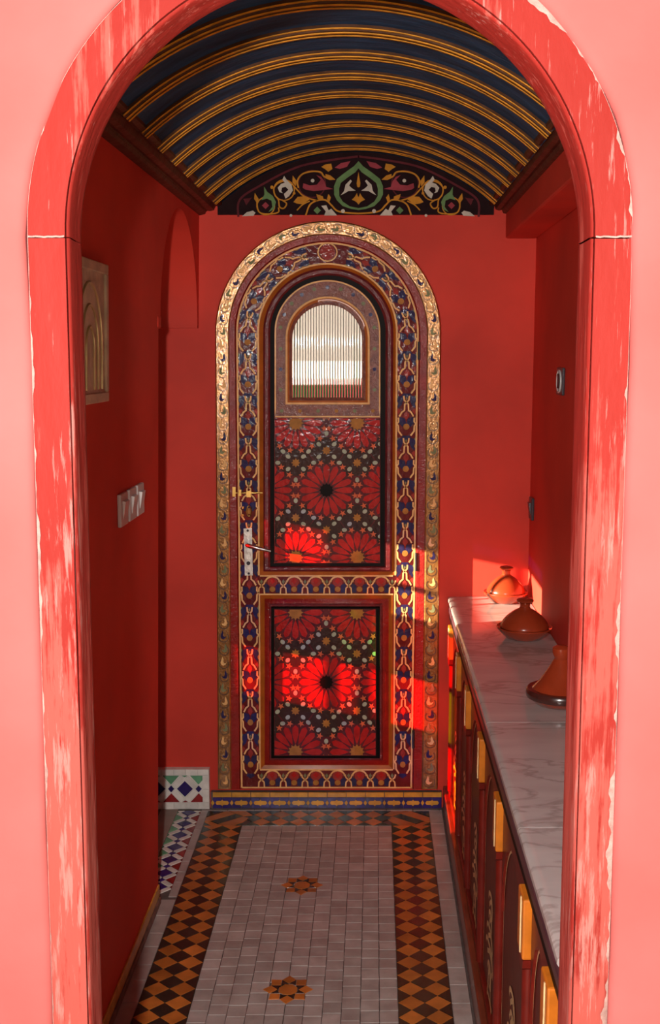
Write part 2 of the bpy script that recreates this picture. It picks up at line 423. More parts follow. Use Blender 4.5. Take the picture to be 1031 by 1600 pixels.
# the arch over the opening Y 3.34 .. 4.10
YA0, YA1, ZI = 3.34, YB, 1.80
def intr(k, n=24):                          # intrados: between the two corbels
    a = pi * k / n; c = (YA0 + YA1) / 2 + .0; r = (YA1 - YA0) / 2 - .03
    return (c - r * cos(a), ZI + .37 * sin(a))
I_ = [intr(k) for k in range(25)]
top = [(YA0 + (YA1 - YA0) * k / 24, 2.6) for k in range(25)]
for uu in (0, -.15): mb.strip([TL(uu, y, z) for y, z in I_], [TL(uu, y, z) for y, z in top], 'plaster_in')
mb.strip([TL(0, y, z) for y, z in I_], [TL(-.15, y, z) for y, z in I_], 'plaster_in')
mb.poly([TL(0, YA0, ZI), TL(0, YA0, 2.6), TL(0, I_[0][0], ZI)], 'plaster_in')
mb.poly([TL(0, YA0, ZI), TL(-.15, YA0, ZI), TL(-.15, I_[0][0], ZI), TL(0, I_[0][0], ZI)], 'plaster_in')
mb.poly([TL(0, YA1, ZI), TL(0, YA1, 2.6), TL(0, I_[-1][0], ZI)], 'plaster_in')
mb.poly([TL(0, YA1, ZI), TL(-.15, YA1, ZI), TL(-.15, I_[-1][0], ZI), TL(0, I_[-1][0], ZI)], 'plaster_in')
wall_left = mb.build('wall_left', smooth=40, kind='structure', label='dark red plaster wall with an arched side opening', cat='wall')
# little ledge at the near foot of the arch
mb = MB(); mb.box(-.15, .003, YA0 - .02, YA0 + .036, ZI - .02, ZI + .02, 'plaster_in', TL, b=.008); mb.build('corbel', wall_left)

# end wall with the hole of the door's little window
mb = MB(); wx0, wz1 = W(448, 466)[0], W(448, 466)[2]; wx1, wz0 = W(576, 630)[0], W(576, 630)[2]
for a, b_, c, d in ((-2.4, wx0, -.05, 2.6), (wx1, 1.3, -.05, 2.6), (wx0, wx1, -.05, wz0), (wx0, wx1, wz1, 2.6)):
    mb.box(a, b_, YB, YB + .12, c, d, 'plaster_in', ID)
wall_back = mb.build('wall_back', kind='structure', label='red plaster end wall around the painted door', cat='wall')
# right wall and its beam
RU = .572
MB().box(RU, RU + .15, 1.56, YB, -.05, 2.6, 'plaster_in').build('wall_right', kind='structure', label='dark red plaster wall behind the marble counter', cat='wall')
MB().box(.462, RU, 1.56, YB, 2.115, 2.6, 'plaster_in', b=.006).build('wall_right_beam', kind='structure', label='red plaster beam along the top of the right wall', cat='beam')

# ---- side room beyond the arch, with the coloured window the sun comes through
MB().box(-2.2, -.78, 2.1, 2.25, -.05, 2.6, 'plaster_in').build('wall_side_room', kind='structure')
WY0, WY1, WZ0, WZ1 = 2.86, 3.548, .58, 1.56
mb = MB()
for a, b_, c, d in ((2.1, WY0, -.05, 2.6), (WY1, YB + .1, -.05, 2.6), (WY0, WY1, -.05, WZ0), (WY0, WY1, WZ1, 2.6)):
    mb.box(-2.32, -2.2, a, b_, c, d, 'plaster_in')
mb.build('wall_side_window', kind='structure')
win = empty('window_1', S(-2.2, (WY0 + WY1) / 2, WZ0), kind='structure', label='coloured glass window of the side room', cat='window')
win_o = Vector(win.location)
def Tw(u, y, z): p = S(u, y, z); return (p[0] - win_o.x, p[1] - win_o.y, p[2] - win_o.z)
ys = [WY0, 3.16, 3.25, 3.372, 3.404, 3.44, 3.505, WY1]; zs = [WZ0, .80, 1.01, 1.22, 1.34, 1.50, WZ1]
colr = [  # per column (near to far), bottom row first
    ['amber', 'dimred', 'dimred', 'clear', 'clear', 'blue'], ['red', 'green', 'red', 'clear', 'clear', 'blue'], ['blue', 'red', 'dimred', 'clear', 'clear', 'blue'],
    ['blue', 'red', 'green', 'dimred', 'dimred', 'blue'], ['blue', 'red', 'dimgreen', 'blue', 'dimred', 'blue'], ['blue', 'red', 'blue', 'blue', 'red', 'blue'], ['blue', 'red', 'blue', 'blue', 'dimred', 'blue']]
for i in range(7):
    for j in range(6):
        MB().box(-2.262, -2.258, ys[i], ys[i + 1], zs[j], zs[j + 1], 'glass_' + colr[i][j], Tw).build('window_pane', win)
for y in ys: MB().box(-2.272, -2.248, y - .006, y + .006, WZ0, WZ1, 'lead_and_groove_dark', Tw).build('window_bar', win)
for z in zs: MB().box(-2.270, -2.250, WY0, WY1, z - .009, z + .009, 'lead_and_groove_dark', Tw).build('window_bar', win)

# roof slab closes everything above
MB().box(-2.4, 1.3, 1.40, YB + .2, 2.6, 2.75, 'plaster_in', ID).build('roof', kind='structure')

# ---- ceiling: blue boards between painted ribs, on two cornices
UC, RV, ZC = -.07, .7168, 2.393 - .7168
PHM = math.asin(.475 / RV)
ceiling = MB()
arcv = lambda r, n=28, e=1.0: [(UC + r * sin(-PHM * e + 2 * PHM * e * k / n), ZC + r * cos(-PHM * e + 2 * PHM * e * k / n)) for k in range(n + 1)]
A = arcv(RV + .034, e=1.1)
ceiling.strip([S(u, 1.56, z) for u, z in A], [S(u, YB, z) for u, z in A], 'rib_brown')
A2 = arcv(RV + .05, e=1.1)
ceiling.strip([S(u, 1.56, z) for u, z in A2], [S(u, YB, z) for u, z in A2], 'rib_brown')
ceiling = ceiling.build('ceiling', smooth=40, kind='structure', label='barrel vaulted dark blue wooden ceiling with gold lined ribs', cat='ceiling')
ribY = [3.963 - .197 * k for k in range(12)]
def sweep(prof, m, name, parent, e=1.0, n=40):      # prof: closed (y, drop) outline swept along the vault
    b_ = MB(); rings = []
    for y, d in prof: rings.append([S(u, y, z) for u, z in arcv(RV + .03 - d, n, e)])
    for P, Q in zip(rings, rings[1:] + rings[:1]): b_.strip(P, Q, m)
    b_.poly([r[0] for r in rings], m); b_.poly([r[-1] for r in rings][::-1], m)
    return b_.build(name, parent, smooth=40)
for i, y in enumerate(ribY):
    if y < 1.6: continue
    rb = sweep([(y - .030, .008), (y - .030, .018), (y - .022, .0185), (y - .020, .023), (y - .010, .0245), (y + .010, .0245), (y + .020, .023), (y + .022, .0185), (y + .030, .018), (y + .030, .008)], 'rib_brown', 'ceiling_rib', ceiling)
    for off, d, w_ in ((-.025, .0185, .0042), (-.011, .0245, .0042), (.011, .0245, .0042)):
        sweep([(y + off - w_, d - .003), (y + off - w_ * .7, d + .0015), (y + off + w_ * .7, d + .0015), (y + off + w_, d - .003)], 'rib_orange', 'gold_line', rb)
    y2 = y - .197
    sweep([(y2 + .029, .006), (y2 + .029, .012), (y - .029, .012), (y - .029, .006)], 'ceiling_blue', 'ceiling_board', ceiling)
sweep([(ribY[0] + .029, .006), (ribY[0] + .029, .012), (YB - .002, .012), (YB - .002, .006)], 'ceiling_blue', 'ceiling_board', ceiling)
def cornice(name, prof):
    b_ = MB(); P = [S(u, 1.56, z) for u, z in prof]; Q = [S(u, YB, z) for u, z in prof]
    b_.strip(P, Q, 'cornice_brown', True); b_.poly(P, 'cornice_brown'); b_.poly(Q[::-1], 'cornice_brown')
    return b_.build(name, kind='structure', smooth=25)
cornice('trim_2', [(-.66, 2.198), (-.622, 2.196), (-.604, 2.200), (-.598, 2.212), (-.586, 2.210), (-.572, 2.214), (-.566, 2.228), (-.552, 2.226), (-.542, 2.232), (-.54, 2.25), (-.60, 2.32), (-.66, 2.32)])
tag(bpy.data.objects['trim_2'], 'dark brown moulded cornice above the left wall', 'cornice')
cornice('trim_3', [(.50, 2.202), (.466, 2.200), (.452, 2.203), (.447, 2.214), (.437, 2.212), (.425, 2.216), (.420, 2.229), (.408, 2.227), (.400, 2.233), (.398, 2.25), (.45, 2.32), (.50, 2.32)])
tag(bpy.data.objects['trim_3'], 'dark brown moulded cornice above the right wall', 'cornice')

# ---- painted tympanum under the end of the vault
YT = YB - .012
mb = MB(); A = [(u, z) for u, z in arcv(RV + .02, 28)]
A = [(A[0][0], 2.197)] + A + [(A[-1][0], 2.197)]
mb.extrude([S(u, YT, z) for u, z in A], [S(u, YB + .0, z) for u, z in A], 'tym_ground')
tym = mb.build('wall_tympanum', kind='structure', label='dark lunette painted with green, white and gold scrolls', cat='painted panel')
def TT(x, y, lift): return W(x, y, YT - .0006 * lift)
pt = Paint(TT)
def tm(P, side): return [((330 + x / 4.4826) if side < 0 else (1120 - (330 + x / 4.4826)), 235 + y / 4.4826) for x, y in P]
shapes = [
 ('tym_green', [(1031, 75), (1000, 110), (930, 160), (880, 200), (860, 250), (860, 310), (880, 350), (920, 390), (980, 410), (1031, 418), (1031, 404), (970, 392), (920, 358), (897, 320), (895, 270), (907, 228), (952, 192), (1010, 152), (1031, 125)]),
 ('tym_white', [(905, 315), (930, 285), (940, 240), (975, 205), (985, 215), (965, 245), (985, 265), (1012, 282), (960, 285), (935, 300)]),
 ('tym_orange', [(985, 345), (1005, 325), (1020, 300), (1031, 330), (1031, 380), (1015, 360)]),
 ('tym_orange', [(1018, 230), (1031, 150), (1031, 260), (1022, 255)]),
 ('tym_pink', [(640, 262), (645, 230), (690, 245), (740, 240), (768, 205), (735, 172), (770, 185), (792, 215), (805, 255), (855, 270), (785, 278), (720, 285), (660, 275)]),
 ('tym_orange', [(770, 115), (800, 98), (840, 92), (848, 130), (820, 150), (795, 130)]),
 ('tym_orange', [(800, 165), (835, 175), (870, 205), (830, 208), (800, 195)]),
 ('tym_orange', [(570, 175), (597, 212), (592, 252), (568, 225)]),
 ('tym_orange', [(575, 362), (605, 325), (660, 320), (692, 340), (640, 378), (600, 372)]),
 ('tym_orange', [(735, 305), (782, 322), (788, 352), (745, 340)]),
 ('tym_orange', [(820, 305), (838, 330), (825, 368), (810, 340)]),
 ('tym_white', [(510, 178), (528, 205), (562, 240), (572, 280), (545, 320), (520, 338), (508, 305), (525, 290), (540, 275), (520, 255), (495, 262), (490, 285), (502, 300), (478, 292), (465, 262), (488, 235), (515, 225), (498, 205)]),
 ('tym_green', [(370, 253), (392, 290), (432, 320), (453, 362), (440, 412), (400, 432), (428, 395), (422, 352), (390, 338), (350, 348), (372, 310)]),
 ('tym_orange', [(305, 298), (332, 340), (322, 372), (300, 340)]),
 ('tym_white', [(770, 388), (806, 384), (822, 420), (840, 408), (882, 456), (790, 456), (802, 428)]),
 ('tym_white', [(215, 462), (250, 432), (292, 422), (310, 436), (296, 458)]),
 ('tym_pink', [(865, 120), (910, 88), (975, 75), (950, 115), (900, 130)]),
 ('tym_tip', [(225, 340), (285, 330), (245, 385)]),
]
lines = [
 ('tym_orange', 9, [(610, 262), (603, 215), (635, 168), (700, 148), (765, 152), (790, 182), (832, 200)]),
 ('tym_orange', 9, [(1031, 442), (940, 436), (880, 422), (840, 382), (800, 348), (740, 352), (690, 382), (662, 455)]),
 ('tym_orange', 8, [(740, 352), (690, 338), (640, 315), (610, 285), (560, 232), (525, 215), (475, 225), (440, 262), (445, 310), (470, 345), (478, 395), (508, 405), (527, 372), (492, 345)]),
 ('tym_orange', 8, [(320, 350), (325, 410), (350, 440), (420, 445), (470, 432), (470, 400)]),
 ('tym_orange', 7, [(600, 420), (640, 380), (690, 355)]),
 ('tym_purple', 12, [(190, 465), (200, 345), (345, 245), (600, 118), (850, 66), (1035, 42)]),
]
for sd_ in (-1, 1):
    for c, P in shapes: pt.shape(tm(P, sd_), 'tym_purple' if c == 'tym_tip' else c, 2)
    for c, w_, P in lines: pt.line(smooth_line(tm(P, sd_)), w_ / 4.48 * 1.25, c, 1 + (c == 'tym_orange') * .5)
    for c, r, q, col in (((710, 212), 13, 0, 'tym_white'), ((922, 425), 14, 0, 'tym_white'), ((558, 456), 10, 0, 'tym_white'), ((380, 386), 25, 4, 'tym_pink'), ((742, 420), 26, 4, 'tym_green'), ((425, 258), 12, 0, 'tym_orange'), ((580, 300), 10, 0, 'tym_orange')):
        pt.dot(tm([c], sd_)[0], r / 4.48, col, 3, q or 10)
    for c, r in (((705, 235), 95), ((510, 278), 72), ((382, 390), 62)):
        c_ = tm([c], sd_)[0]; pt.line([(c_[0] + r / 4.48 * cos(2 * pi * k / 24), c_[1] + r / 4.48 * sin(2 * pi * k / 24)) for k in range(24)], 1.8, 'tym_purple' if r == 95 else 'tym_orange', 1, True)
pt.build('painted_scrolls', tym)

# ---- floor
floor = MB()
floor.box(-2.2, RU, 1.40, YB, -.054, -.0025, 'grout')
floor = floor.build('floor', kind='structure', label='mosaic floor with white field and orange and black harlequin border', cat='floor')
def tile_mesh(name, pts, m, h=.006, ch_=.0008):      # pts in (u, y) about the tile centre; sheared with the floor
    cx = sum(p[0] for p in pts) / len(pts); cy = sum(p[1] for p in pts) / len(pts)
    def ins(d):
        o = []
        for x, y in pts:
            l = math.hypot(x - cx, y - cy) or 1; o.append((x - (x - cx) / l * d, y - (y - cy) / l * d))
        return o
    sh = lambda P, z: [(x + K * y, y, z) for x, y in P]
    b_ = MB(); B0, B1, B2 = sh(ins(.0006), -h), sh(ins(.0006), -ch_), sh(ins(.0006 + ch_ * 1.3), 0)
    b_.poly(B2, m); b_.strip(B0, B1, m, True); b_.strip(B1, B2, m, True)
    o = b_.build(name); me = o.data; bpy.data.objects.remove(o); return me
rt = random.Random(11)
def put(name, me, u, y, z=0, tilt=.004, parent=None):
    p = S(u, y, z); return inst(name, me, p, parent or floor, (rt.uniform(-tilt, tilt), rt.uniform(-tilt, tilt), 0))
DU, DY = .071, .067
full = [(-DU / 2, 0), (0, -DY / 2), (DU / 2, 0), (0, DY / 2)]
hl = [(0, -DY / 2), (DU / 2, 0), (0, DY / 2)]; hr = [(0, -DY / 2), (-DU / 2, 0), (0, DY / 2)]
ht = [(-DU / 2, 0), (DU / 2, 0), (0, DY / 2)]; hb = [(-DU / 2, 0), (0, -DY / 2), (DU / 2, 0)]
SH = {'F': full, 'L': hl, 'R': hr, 'T': ht, 'B': hb}
TM = {(k, c): tile_mesh('diamond_tile', P, 'tile_' + c) for k, P in SH.items() for c in ('black', 'orange')}
YI, YO = 3.925, 4.060
def col_border(u0):
    n = int((YI - 1.62) / DY)
    for r in range(n):
        yc = YI - DY / 2 - r * DY
        put('diamond_tile', TM['L', 'black'], u0, yc); put('diamond_tile', TM['F', 'black'], u0 + DU, yc); put('diamond_tile', TM['R', 'black'], u0 + 2 * DU, yc)
        for q in (.5, 1.5): put('diamond_tile', TM['F', 'orange'], u0 + q * DU, yc - DY / 2)
        if r == 0:
            for q in (.5, 1.5): put('diamond_tile', TM['B', 'orange'], u0 + q * DU, yc + DY / 2)
col_border(.071); col_border(-.619)
# the band along the end wall (diamonds run crosswise)
nb = 8; DW = (.071 + .477) / nb; dq = (YO - YI) / 2
bt = {}
for k, P in {'F': [(-DW / 2, 0), (0, -dq / 2), (DW / 2, 0), (0, dq / 2)], 'T': [(-DW / 2, 0), (DW / 2, 0), (0, dq / 2)], 'B': [(-DW / 2, 0), (0, -dq / 2), (DW / 2, 0)]}.items():
    for c in ('black', 'orange'): bt[k, c] = tile_mesh('diamond_tile', P, 'tile_' + c)
for i in range(nb):
    uc = -.477 + DW * (i + .5)
    put('diamond_tile', bt['F', 'black'], uc, YI + dq); put('diamond_tile', bt['T', 'black'], uc, YI); put('diamond_tile', bt['B', 'black'], uc, YO)
    for q in (.5, 1.5):
        if i < nb - 1 : put('diamond_tile', bt['F', 'orange'], uc + DW / 2, YI + dq * q)
# corner patches: a long black bar on the mitre, orange around it
for sg, ua, ub in ((1, .071, .213), (-1, -.477, -.619)):
    d = ub - ua; P = lambda a, b_: (ua + d * a, YI + (YO - YI) * b_)
    for c, pts in (('black', [(.05, .62), (.25, .80), (.85, .30), (.62, .12)]), ('orange', [(-.14, .5), (.03, .62), (.62, .12), (.5, 0), (.25, 0), (-.0, .25)]), ('orange', [(.25, .80), (.5, 1), (1.0, .55), (1.0, .25), (.85, .30)]),
                   ('black', [(1, .6), (.6, .98), (1, 1)]), ('black', [(1, .22), (.8, .02), (1, 0)]), ('black', [(0, 0), (.2, 0), (0, .2)]), ('orange', [(.0, 1), (-.2, .72), (.02, .66), (.22, .82), (.45, 1)]), ('orange', [(.52, 0), (.64, .1), (.84, .28), (.98, .22), (.78, 0)])):
        q = [P(*p) for p in pts]; cx = sum(p[0] for p in q) / len(q); cy = sum(p[1] for p in q) / len(q)
        put('diamond_tile', tile_mesh('diamond_tile', [(x - cx, y - cy) for x, y in q], 'tile_' + c), cx, cy)
# white field: 11 columns of hand-cut tiles, joints wandering a little
stars = [(-.227, 3.457), (-.226, 2.848), (-.225, 2.24)]
NC = 11; cw = (.071 + .477) / NC
wm = [tile_mesh('white_tile', [(-cw / 2 + a, -l / 2), (cw / 2 - b_, -l / 2 + c), (cw / 2 - c, l / 2), (-cw / 2 + b_, l / 2 - a)], 'tile_white') for l, a, b_, c in ((.048, 0, .0006, .0004), (.052, .0008, 0, .0006), (.055, .0003, .0009, 0), (.046, .0009, .0003, .0005), (.050, .0001, .0006, .0009))]
wl = [.048, .052, .055, .046, .050]
SR = .069
whites = []
for c in range(NC):
    y = YI - .001; uc = -.477 + cw * (c + .5)
    k = rt.randrange(5)
    y += rt.uniform(0, .004)
    while y > 1.66:
        k = rt.randrange(5); l = wl[k]; yc = y - l / 2
        if yc + l / 2 > YI: yc = YI - l / 2
        y = yc - l / 2 - .0006
        whites.append((yc, uc, k))
whites.sort(reverse=False, key=lambda t: t[0])
# tiles that meet a star are cut round it
def outside_star(poly, sc):
    return poly
near, rest = [t for t in whites if t[0] > 2.45], [t for t in whites if t[0] <= 2.45]
near = near[::-1]
for yc, uc, k in near:
    if any(math.hypot(uc - sx, yc - sy) < .040 for sx, sy in stars): continue
    put('white_tile', wm[k], uc, yc, rt.uniform(-.0006, 0))
sb = MB()
for yc, uc, k in rest:
    if any(math.hypot(uc - sx, yc - sy) < .040 for sx, sy in stars): continue
    sb.add([(v.co.x + S(uc, yc, 0)[0], v.co.y + yc, v.co.z) for v in wm[k].vertices], [list(p.vertices) for p in wm[k].polygons], 'tile_white')
sb.build('white_tiles', floor, kind='stuff')
# two eight-pointed stars
def ang(r, a): return (r * cos(a), r * sin(a))
for sx, sy in stars:
    put('star_tile', tile_mesh('star_tile', [ang(SR * .40, pi / 8 + k * pi / 4) for k in range(8)], 'tile_orange', .007), sx, sy, .0008)
    for k in range(8):
        a = k * pi / 4
        kite = [ang(SR, a), ang(SR * .76, a + pi / 8 * .95), ang(SR * .52, a), ang(SR * .76, a - pi / 8 * .95)]
        kite = [ang(SR, a), ang(SR * .74, a + pi / 8), ang(SR * .41, a), ang(SR * .74, a - pi / 8)]
        q = kite; cx = sum(p[0] for p in q) / 4; cy = sum(p[1] for p in q) / 4
        put('star_tile', tile_mesh('star_tile', [(x - cx, y - cy) for x, y in q], 'tile_orange', .007), sx + cx, sy + cy, .0010)
        q = [ang(SR * .40, a + pi / 8), ang(SR * .41, a), ang(SR * .74, a + pi / 8), ang(SR * .41, a + pi / 4)]
        cx = sum(p[0] for p in q) / 4; cy = sum(p[1] for p in q) / 4
        put('star_tile', tile_mesh('star_tile', [(x - cx, y - cy) for x, y in q], 'tile_black', .007), sx + cx, sy + cy, .0009)
# white margin strips
def margin(u0, u1, y0, y1, step):
    y = y1
    while y > y0 + .02:
        l = step * rt.uniform(.8, 1.2)
        l = min(l, y - y0)
        w_, hh = (u1 - u0) / 2 - .0004, l / 2 - .0004
        put('margin_tile', tile_mesh('margin_tile', [(-w_, -hh), (w_, -hh), (w_, hh), (-w_, hh)], 'tile_white'), (u0 + u1) / 2, y - l / 2, rt.uniform(-.0006, 0)); y -= l
margin(.2135, .263, 1.62, 4.062, .10); margin(-.647, -.6195, 3.36, 4.062, .085); margin(-.667, -.6195, 1.62, 3.36, .095)
x = -.647
while x < .26:
    l = min(.1, .263 - x); put('margin_tile', tile_mesh('margin_tile', [(-l / 2 + .0004, -.006), (l / 2 - .0004, -.006), (l / 2 - .0004, .006), (-l / 2 + .0004, .006)], 'tile_white'), x + l / 2, 4.0685); x += l

# zellige: blue lozenges, small squares, white bars, green and red triangles (s along, t across, period p)
def zellige_units(p, h):
    a, b_ = p * .29, h * .30; c, d = p * .115, h * .135
    bar = lambda sx, sy: [(sx * (a + .004) if 0 else sx * .004, sy * (b_ + .012)), (sx * .024, sy * (b_ + .012)), (sx * (p / 2 - .006), sy * (d + .004)), (sx * (p / 2 - .006) * 1.0, sy * (d - .008) if 0 else sy * (d + .002)), (sx * (a + .004), sy * .003)]
    L_ = [('tile_navy', [(-a, 0), (0, -b_), (a, 0), (0, b_)]), ('tile_navy', [(p / 2 - c, 0), (p / 2, -d), (p / 2 + c, 0), (p / 2, d)])]
    for sx in (-1, 1):
        for sy in (-1, 1):
            L_.append(('tile_cream', [(sx * .003, sy * (b_ + .003)), (sx * (a + .002), sy * .002), (sx * (p / 2 - c - .001), sy * .002), (sx * (p / 2 - .003), sy * (d + .001)), (sx * p * .14, sy * h * .5), (sx * .003, sy * h * .42)]))
    for sy, cc in ((1, 'tile_green'), (-1, 'tile_red')):
        L_.append((cc, [(p / 2, sy * (d + .003)), (p / 2 - p * .30, sy * h * .5), (p / 2 + p * .30, sy * h * .5)]))
        L_.append((cc, [(0, sy * h * .44), (-p * .10, sy * h * .5), (p * .10, sy * h * .5)]))
    return L_
PZ = .1
for i in range(8):                        # floor strip in front of the side opening: t -> u (red towards the room), s -> y
    yc = 4.047 - PZ * i
    if yc < 3.36: break
    for cc, P in zellige_units(PZ, .088):
        q = [(-.691 - t, yc + s) for s, t in P]
        q = clip(q, -.735, -.647, 3.345, 4.062)
        if len(q) < 3: continue
        cx = sum(v[0] for v in q) / len(q); cy = sum(v[1] for v in q) / len(q)
        put('zellige_tile', tile_mesh('zellige_tile', [(x - cx, y - cy) for x, y in q], cc), cx, cy)
MB().box(-.80, -.736, 3.345, 4.075, -.006, .0005, 'threshold_stone', b=.0006).build('threshold_slab', floor)

# zellige dado at the foot of the end wall, left of the door
dado = MB(); dado.box(-.84, -.617, 4.076, YB, 0, .158, 'tile_cream')
dado = dado.build('baseboard_back', kind='structure', label='zellige dado of blue, green and red tiles left of the door', cat='dado')
def wall_tile(pts, m, y, parent, name='zellige_tile', h=.005):      # pts (u, z) on a wall facing the camera
    cx = sum(p[0] for p in pts) / len(pts); cy = sum(p[1] for p in pts) / len(pts)
    def ins(d): return [(x - (x - cx) / (math.hypot(x - cx, z - cy) or 1) * d, z - (z - cy) / (math.hypot(x - cx, z - cy) or 1) * d) for x, z in pts]
    b_ = MB(); q = lambda P, yy: [(x + K * y, yy, z) for x, z in P]
    A0, A1, A2 = q(ins(.0005), y), q(ins(.0005), y - h + .0008), q(ins(.0014), y - h)
    b_.poly(A2, m); b_.strip(A0, A1, m, True); b_.strip(A1, A2, m, True)
    return b_.build(name, parent)
PD = .104
for i in (0, 1, 2):
    sc = -.709 - PD * i
    for cc, P in zellige_units(PD, .104):
        q = clip([(sc + s + 0, .081 + t) for s, t in P], -.84, -.642, .029, .133)
        if len(q) >= 3: wall_tile(q, cc, 4.077, dado)
for k in range(5):
    u0 = -.84 + .045 * k
    for z0, z1 in ((.135, .158), (.003, .027)): wall_tile([(u0, z0), (min(u0 + .0445, -.618), z0), (min(u0 + .0445, -.618), z1), (u0, z1)], 'tile_cream', 4.077, dado, 'border_tile')
for z0, z1 in ((.028, .08), (.081, .134)): wall_tile([(-.641, z0), (-.618, z0), (-.618, z1), (-.641, z1)], 'tile_cream', 4.077, dado, 'border_tile')

# step under the door: blue riser with yellow lozenges, yellow nosing
step = MB(); step.box(-.612, .262, 4.080, YB, 0, .066, 'grout'); step = step.build('trim_4', kind='structure', label='low step under the door faced with blue and yellow tiles', cat='step')
n = 12; pw = (.262 + .605) / n
for k in range(n):
    u0 = -.605 + pw * k; uc = u0 + pw / 2
    wall_tile([(u0 + .0006, .047), (u0 + pw - .0006, .047), (u0 + pw - .0006, .066), (u0 + .0006, .066)], 'tile_yellow', 4.081, step, 'nosing_tile')
    zc_ = .0248
    for q0, q1 in ((u0 + .0004, uc - .0004), (uc + .0004, u0 + pw - .0004)): wall_tile([(q0, .003), (q1, .003), (q1, .0465), (q0, .0465)], 'tile_navy', 4.081, step, 'riser_tile')
    lz = [(u0 + .0095, zc_), (u0 + .015, zc_ - .008), (uc - .005, zc_ - .0085), (uc, zc_ - .013), (uc + .005, zc_ - .0085), (u0 + pw - .015, zc_ - .008), (u0 + pw - .0095, zc_), (u0 + pw - .015, zc_ + .008), (uc + .005, zc_ + .0085), (uc, zc_ + .013), (uc - .005, zc_ + .0085), (u0 + .015, zc_ + .008)]
    wall_tile(lz, 'tile_yellow', 4.0775, step, 'riser_tile', .0025)
    wall_tile([(u0 - .0075, zc_), (u0, zc_ - .0115), (u0 + .0075, zc_), (u0, zc_ + .0115)], 'tile_yellow', 4.0775, step, 'riser_tile', .0025)

# skirting on the left wall
sk = MB(); sk.box(0, .010, 1.56, 3.335, 0, .022, 'brown_skirting', lambda u, y, z: S(u - .6715, y, z), b=.002)
sk = sk.build('baseboard_left', kind='structure', label='ochre skirting strip at the foot of the left wall', cat='skirting')
MB().box(0, .006, 1.56, 3.337, .024, .062, 'tile_yellow', lambda u, y, z: S(u - .671, y, z), b=.002).build('ochre_strip', sk)

# ================================================================== THE PAINTED DOOR
door = empty('door_1', W(512, 1232, YB - .01), kind='structure', label='arched door painted with chain borders and red rosettes', cat='door')
door_o = Vector(door.location)
def D(x, y, Y): p = W(x, y, Y); return (p[0] - door_o.x, p[1] - door_o.y, p[2] - door_o.z)
CX = 512.3
def arch_path(xl, xr, xlb, xrb, yb, spr=519, n=48, ky=.985, nb_=10):
    cx, r = (xl + xr) / 2, (xr - xl) / 2
    P = [(xlb + (xl - xlb) * k / nb_, yb + (spr - yb) * k / nb_) for k in range(nb_)]
    P += [(cx - r * cos(pi * k / n), spr - r * ky * sin(pi * k / n)) for k in range(n + 1)]
    P += [(xr + (xrb - xr) * k / nb_, spr + (yb - spr) * k / nb_) for k in range(1, nb_ + 1)]
    return P
def layered(steps, name, closed=False, smooth=35, back=True, parent=door):   # steps: (path, Y, material of the strip up to the next step)
    b_ = MB()
    for (A, ya, m), (B, yb_, _) in zip(steps, steps[1:]):
        b_.strip([D(x, y, ya) for x, y in A], [D(x, y, yb_) for x, y in B], m, closed)
    if not closed:
        for e in (0, -1): b_.poly([D(*s_[0][e], s_[1]) for s_ in steps], steps[0][2])
    return b_.build(name, parent, smooth=smooth)
YL = YB - .030                             # face of the leaf
ap = arch_path
# surround: gilt outer architrave, then the red inner frame
P0 = ap(336, 689, 340.5, 683.5, 1233); P0b = ap(338, 687, 342.5, 681.5, 1233); P1a = ap(356, 669, 359.5, 661, 1233); P1 = ap(358, 667, 361.5, 658.5, 1233)
sur = layered([(P0, YB, 'gilt'), (P0, YB - .034, 'gilt'), (P0b, YB - .040, 'gilt'), (P1a, YB - .040, 'gilt'), (P1, YB - .036, 'gilt'), (P1, YB - .01, 'gilt')], 'architrave')
P2a = ap(366.5, 656.5, 374, 646, 1233); P2 = ap(368, 655, 375.5, 644.5, 1233)
layered([(P1, YB - .008, 'red_paint'), (P1, YB - .038, 'red_paint'), (P2a, YB - .036, 'red_paint'), (P2, YB - .030, 'red_paint'), (P2, YB - .008, 'red_paint')], 'door_frame')
# leaf: arch rail, stiles, lock rail, bottom rail
L2 = ap(369, 654, 376.5, 643.5, 1232); L3 = ap(404.5, 618.5, 407, 614, 1202)
nbp = 10; na = 49
b_ = MB(); A, B = L2[nbp:nbp + na], L3[nbp:nbp + na]
def slab(name, A, B, m='maroon', yf=YL, yb_=YB - .004):
    q = MB(); F1, F2 = [D(x, y, yf) for x, y in A], [D(x, y, yf) for x, y in B]; G1, G2 = [D(x, y, yb_) for x, y in A], [D(x, y, yb_) for x, y in B]
    q.strip(F1, F2, m); q.strip(G1, G2, m); q.strip(F1, G1, m); q.strip(F2, G2, m)
    for e in (0, -1): q.poly([F1[e], F2[e], G2[e], G1[e]], m)
    return q.build(name, door)
arch_rail = slab('arch_rail', A, B)
def lx(y, a, b_): return a + (b_ - a) * (y - 519) / (1232 - 519)
stl = slab('stile', [(lx(y, 369, 376.5), y) for y in (519.6, 900, 1232)], [(lx(y, 404.5, 407), y) for y in (519.6, 900, 1232)])
str_ = slab('stile', [(lx(y, 654, 643.5), y) for y in (519.6, 900, 1232)], [(lx(y, 618.5, 614), y) for y in (519.6, 900, 1232)])
lock = slab('lock_rail', [(lx(899, 404.5, 407) + .3, 899), (lx(899, 618.5, 614) - .3, 899)], [(lx(928, 404.5, 407) + .3, 928), (lx(928, 618.5, 614) - .3, 928)])
bott = slab('bottom_rail', [(407.3, 1202), (613.7, 1202)], [(407.3, 1232), (613.7, 1232)])

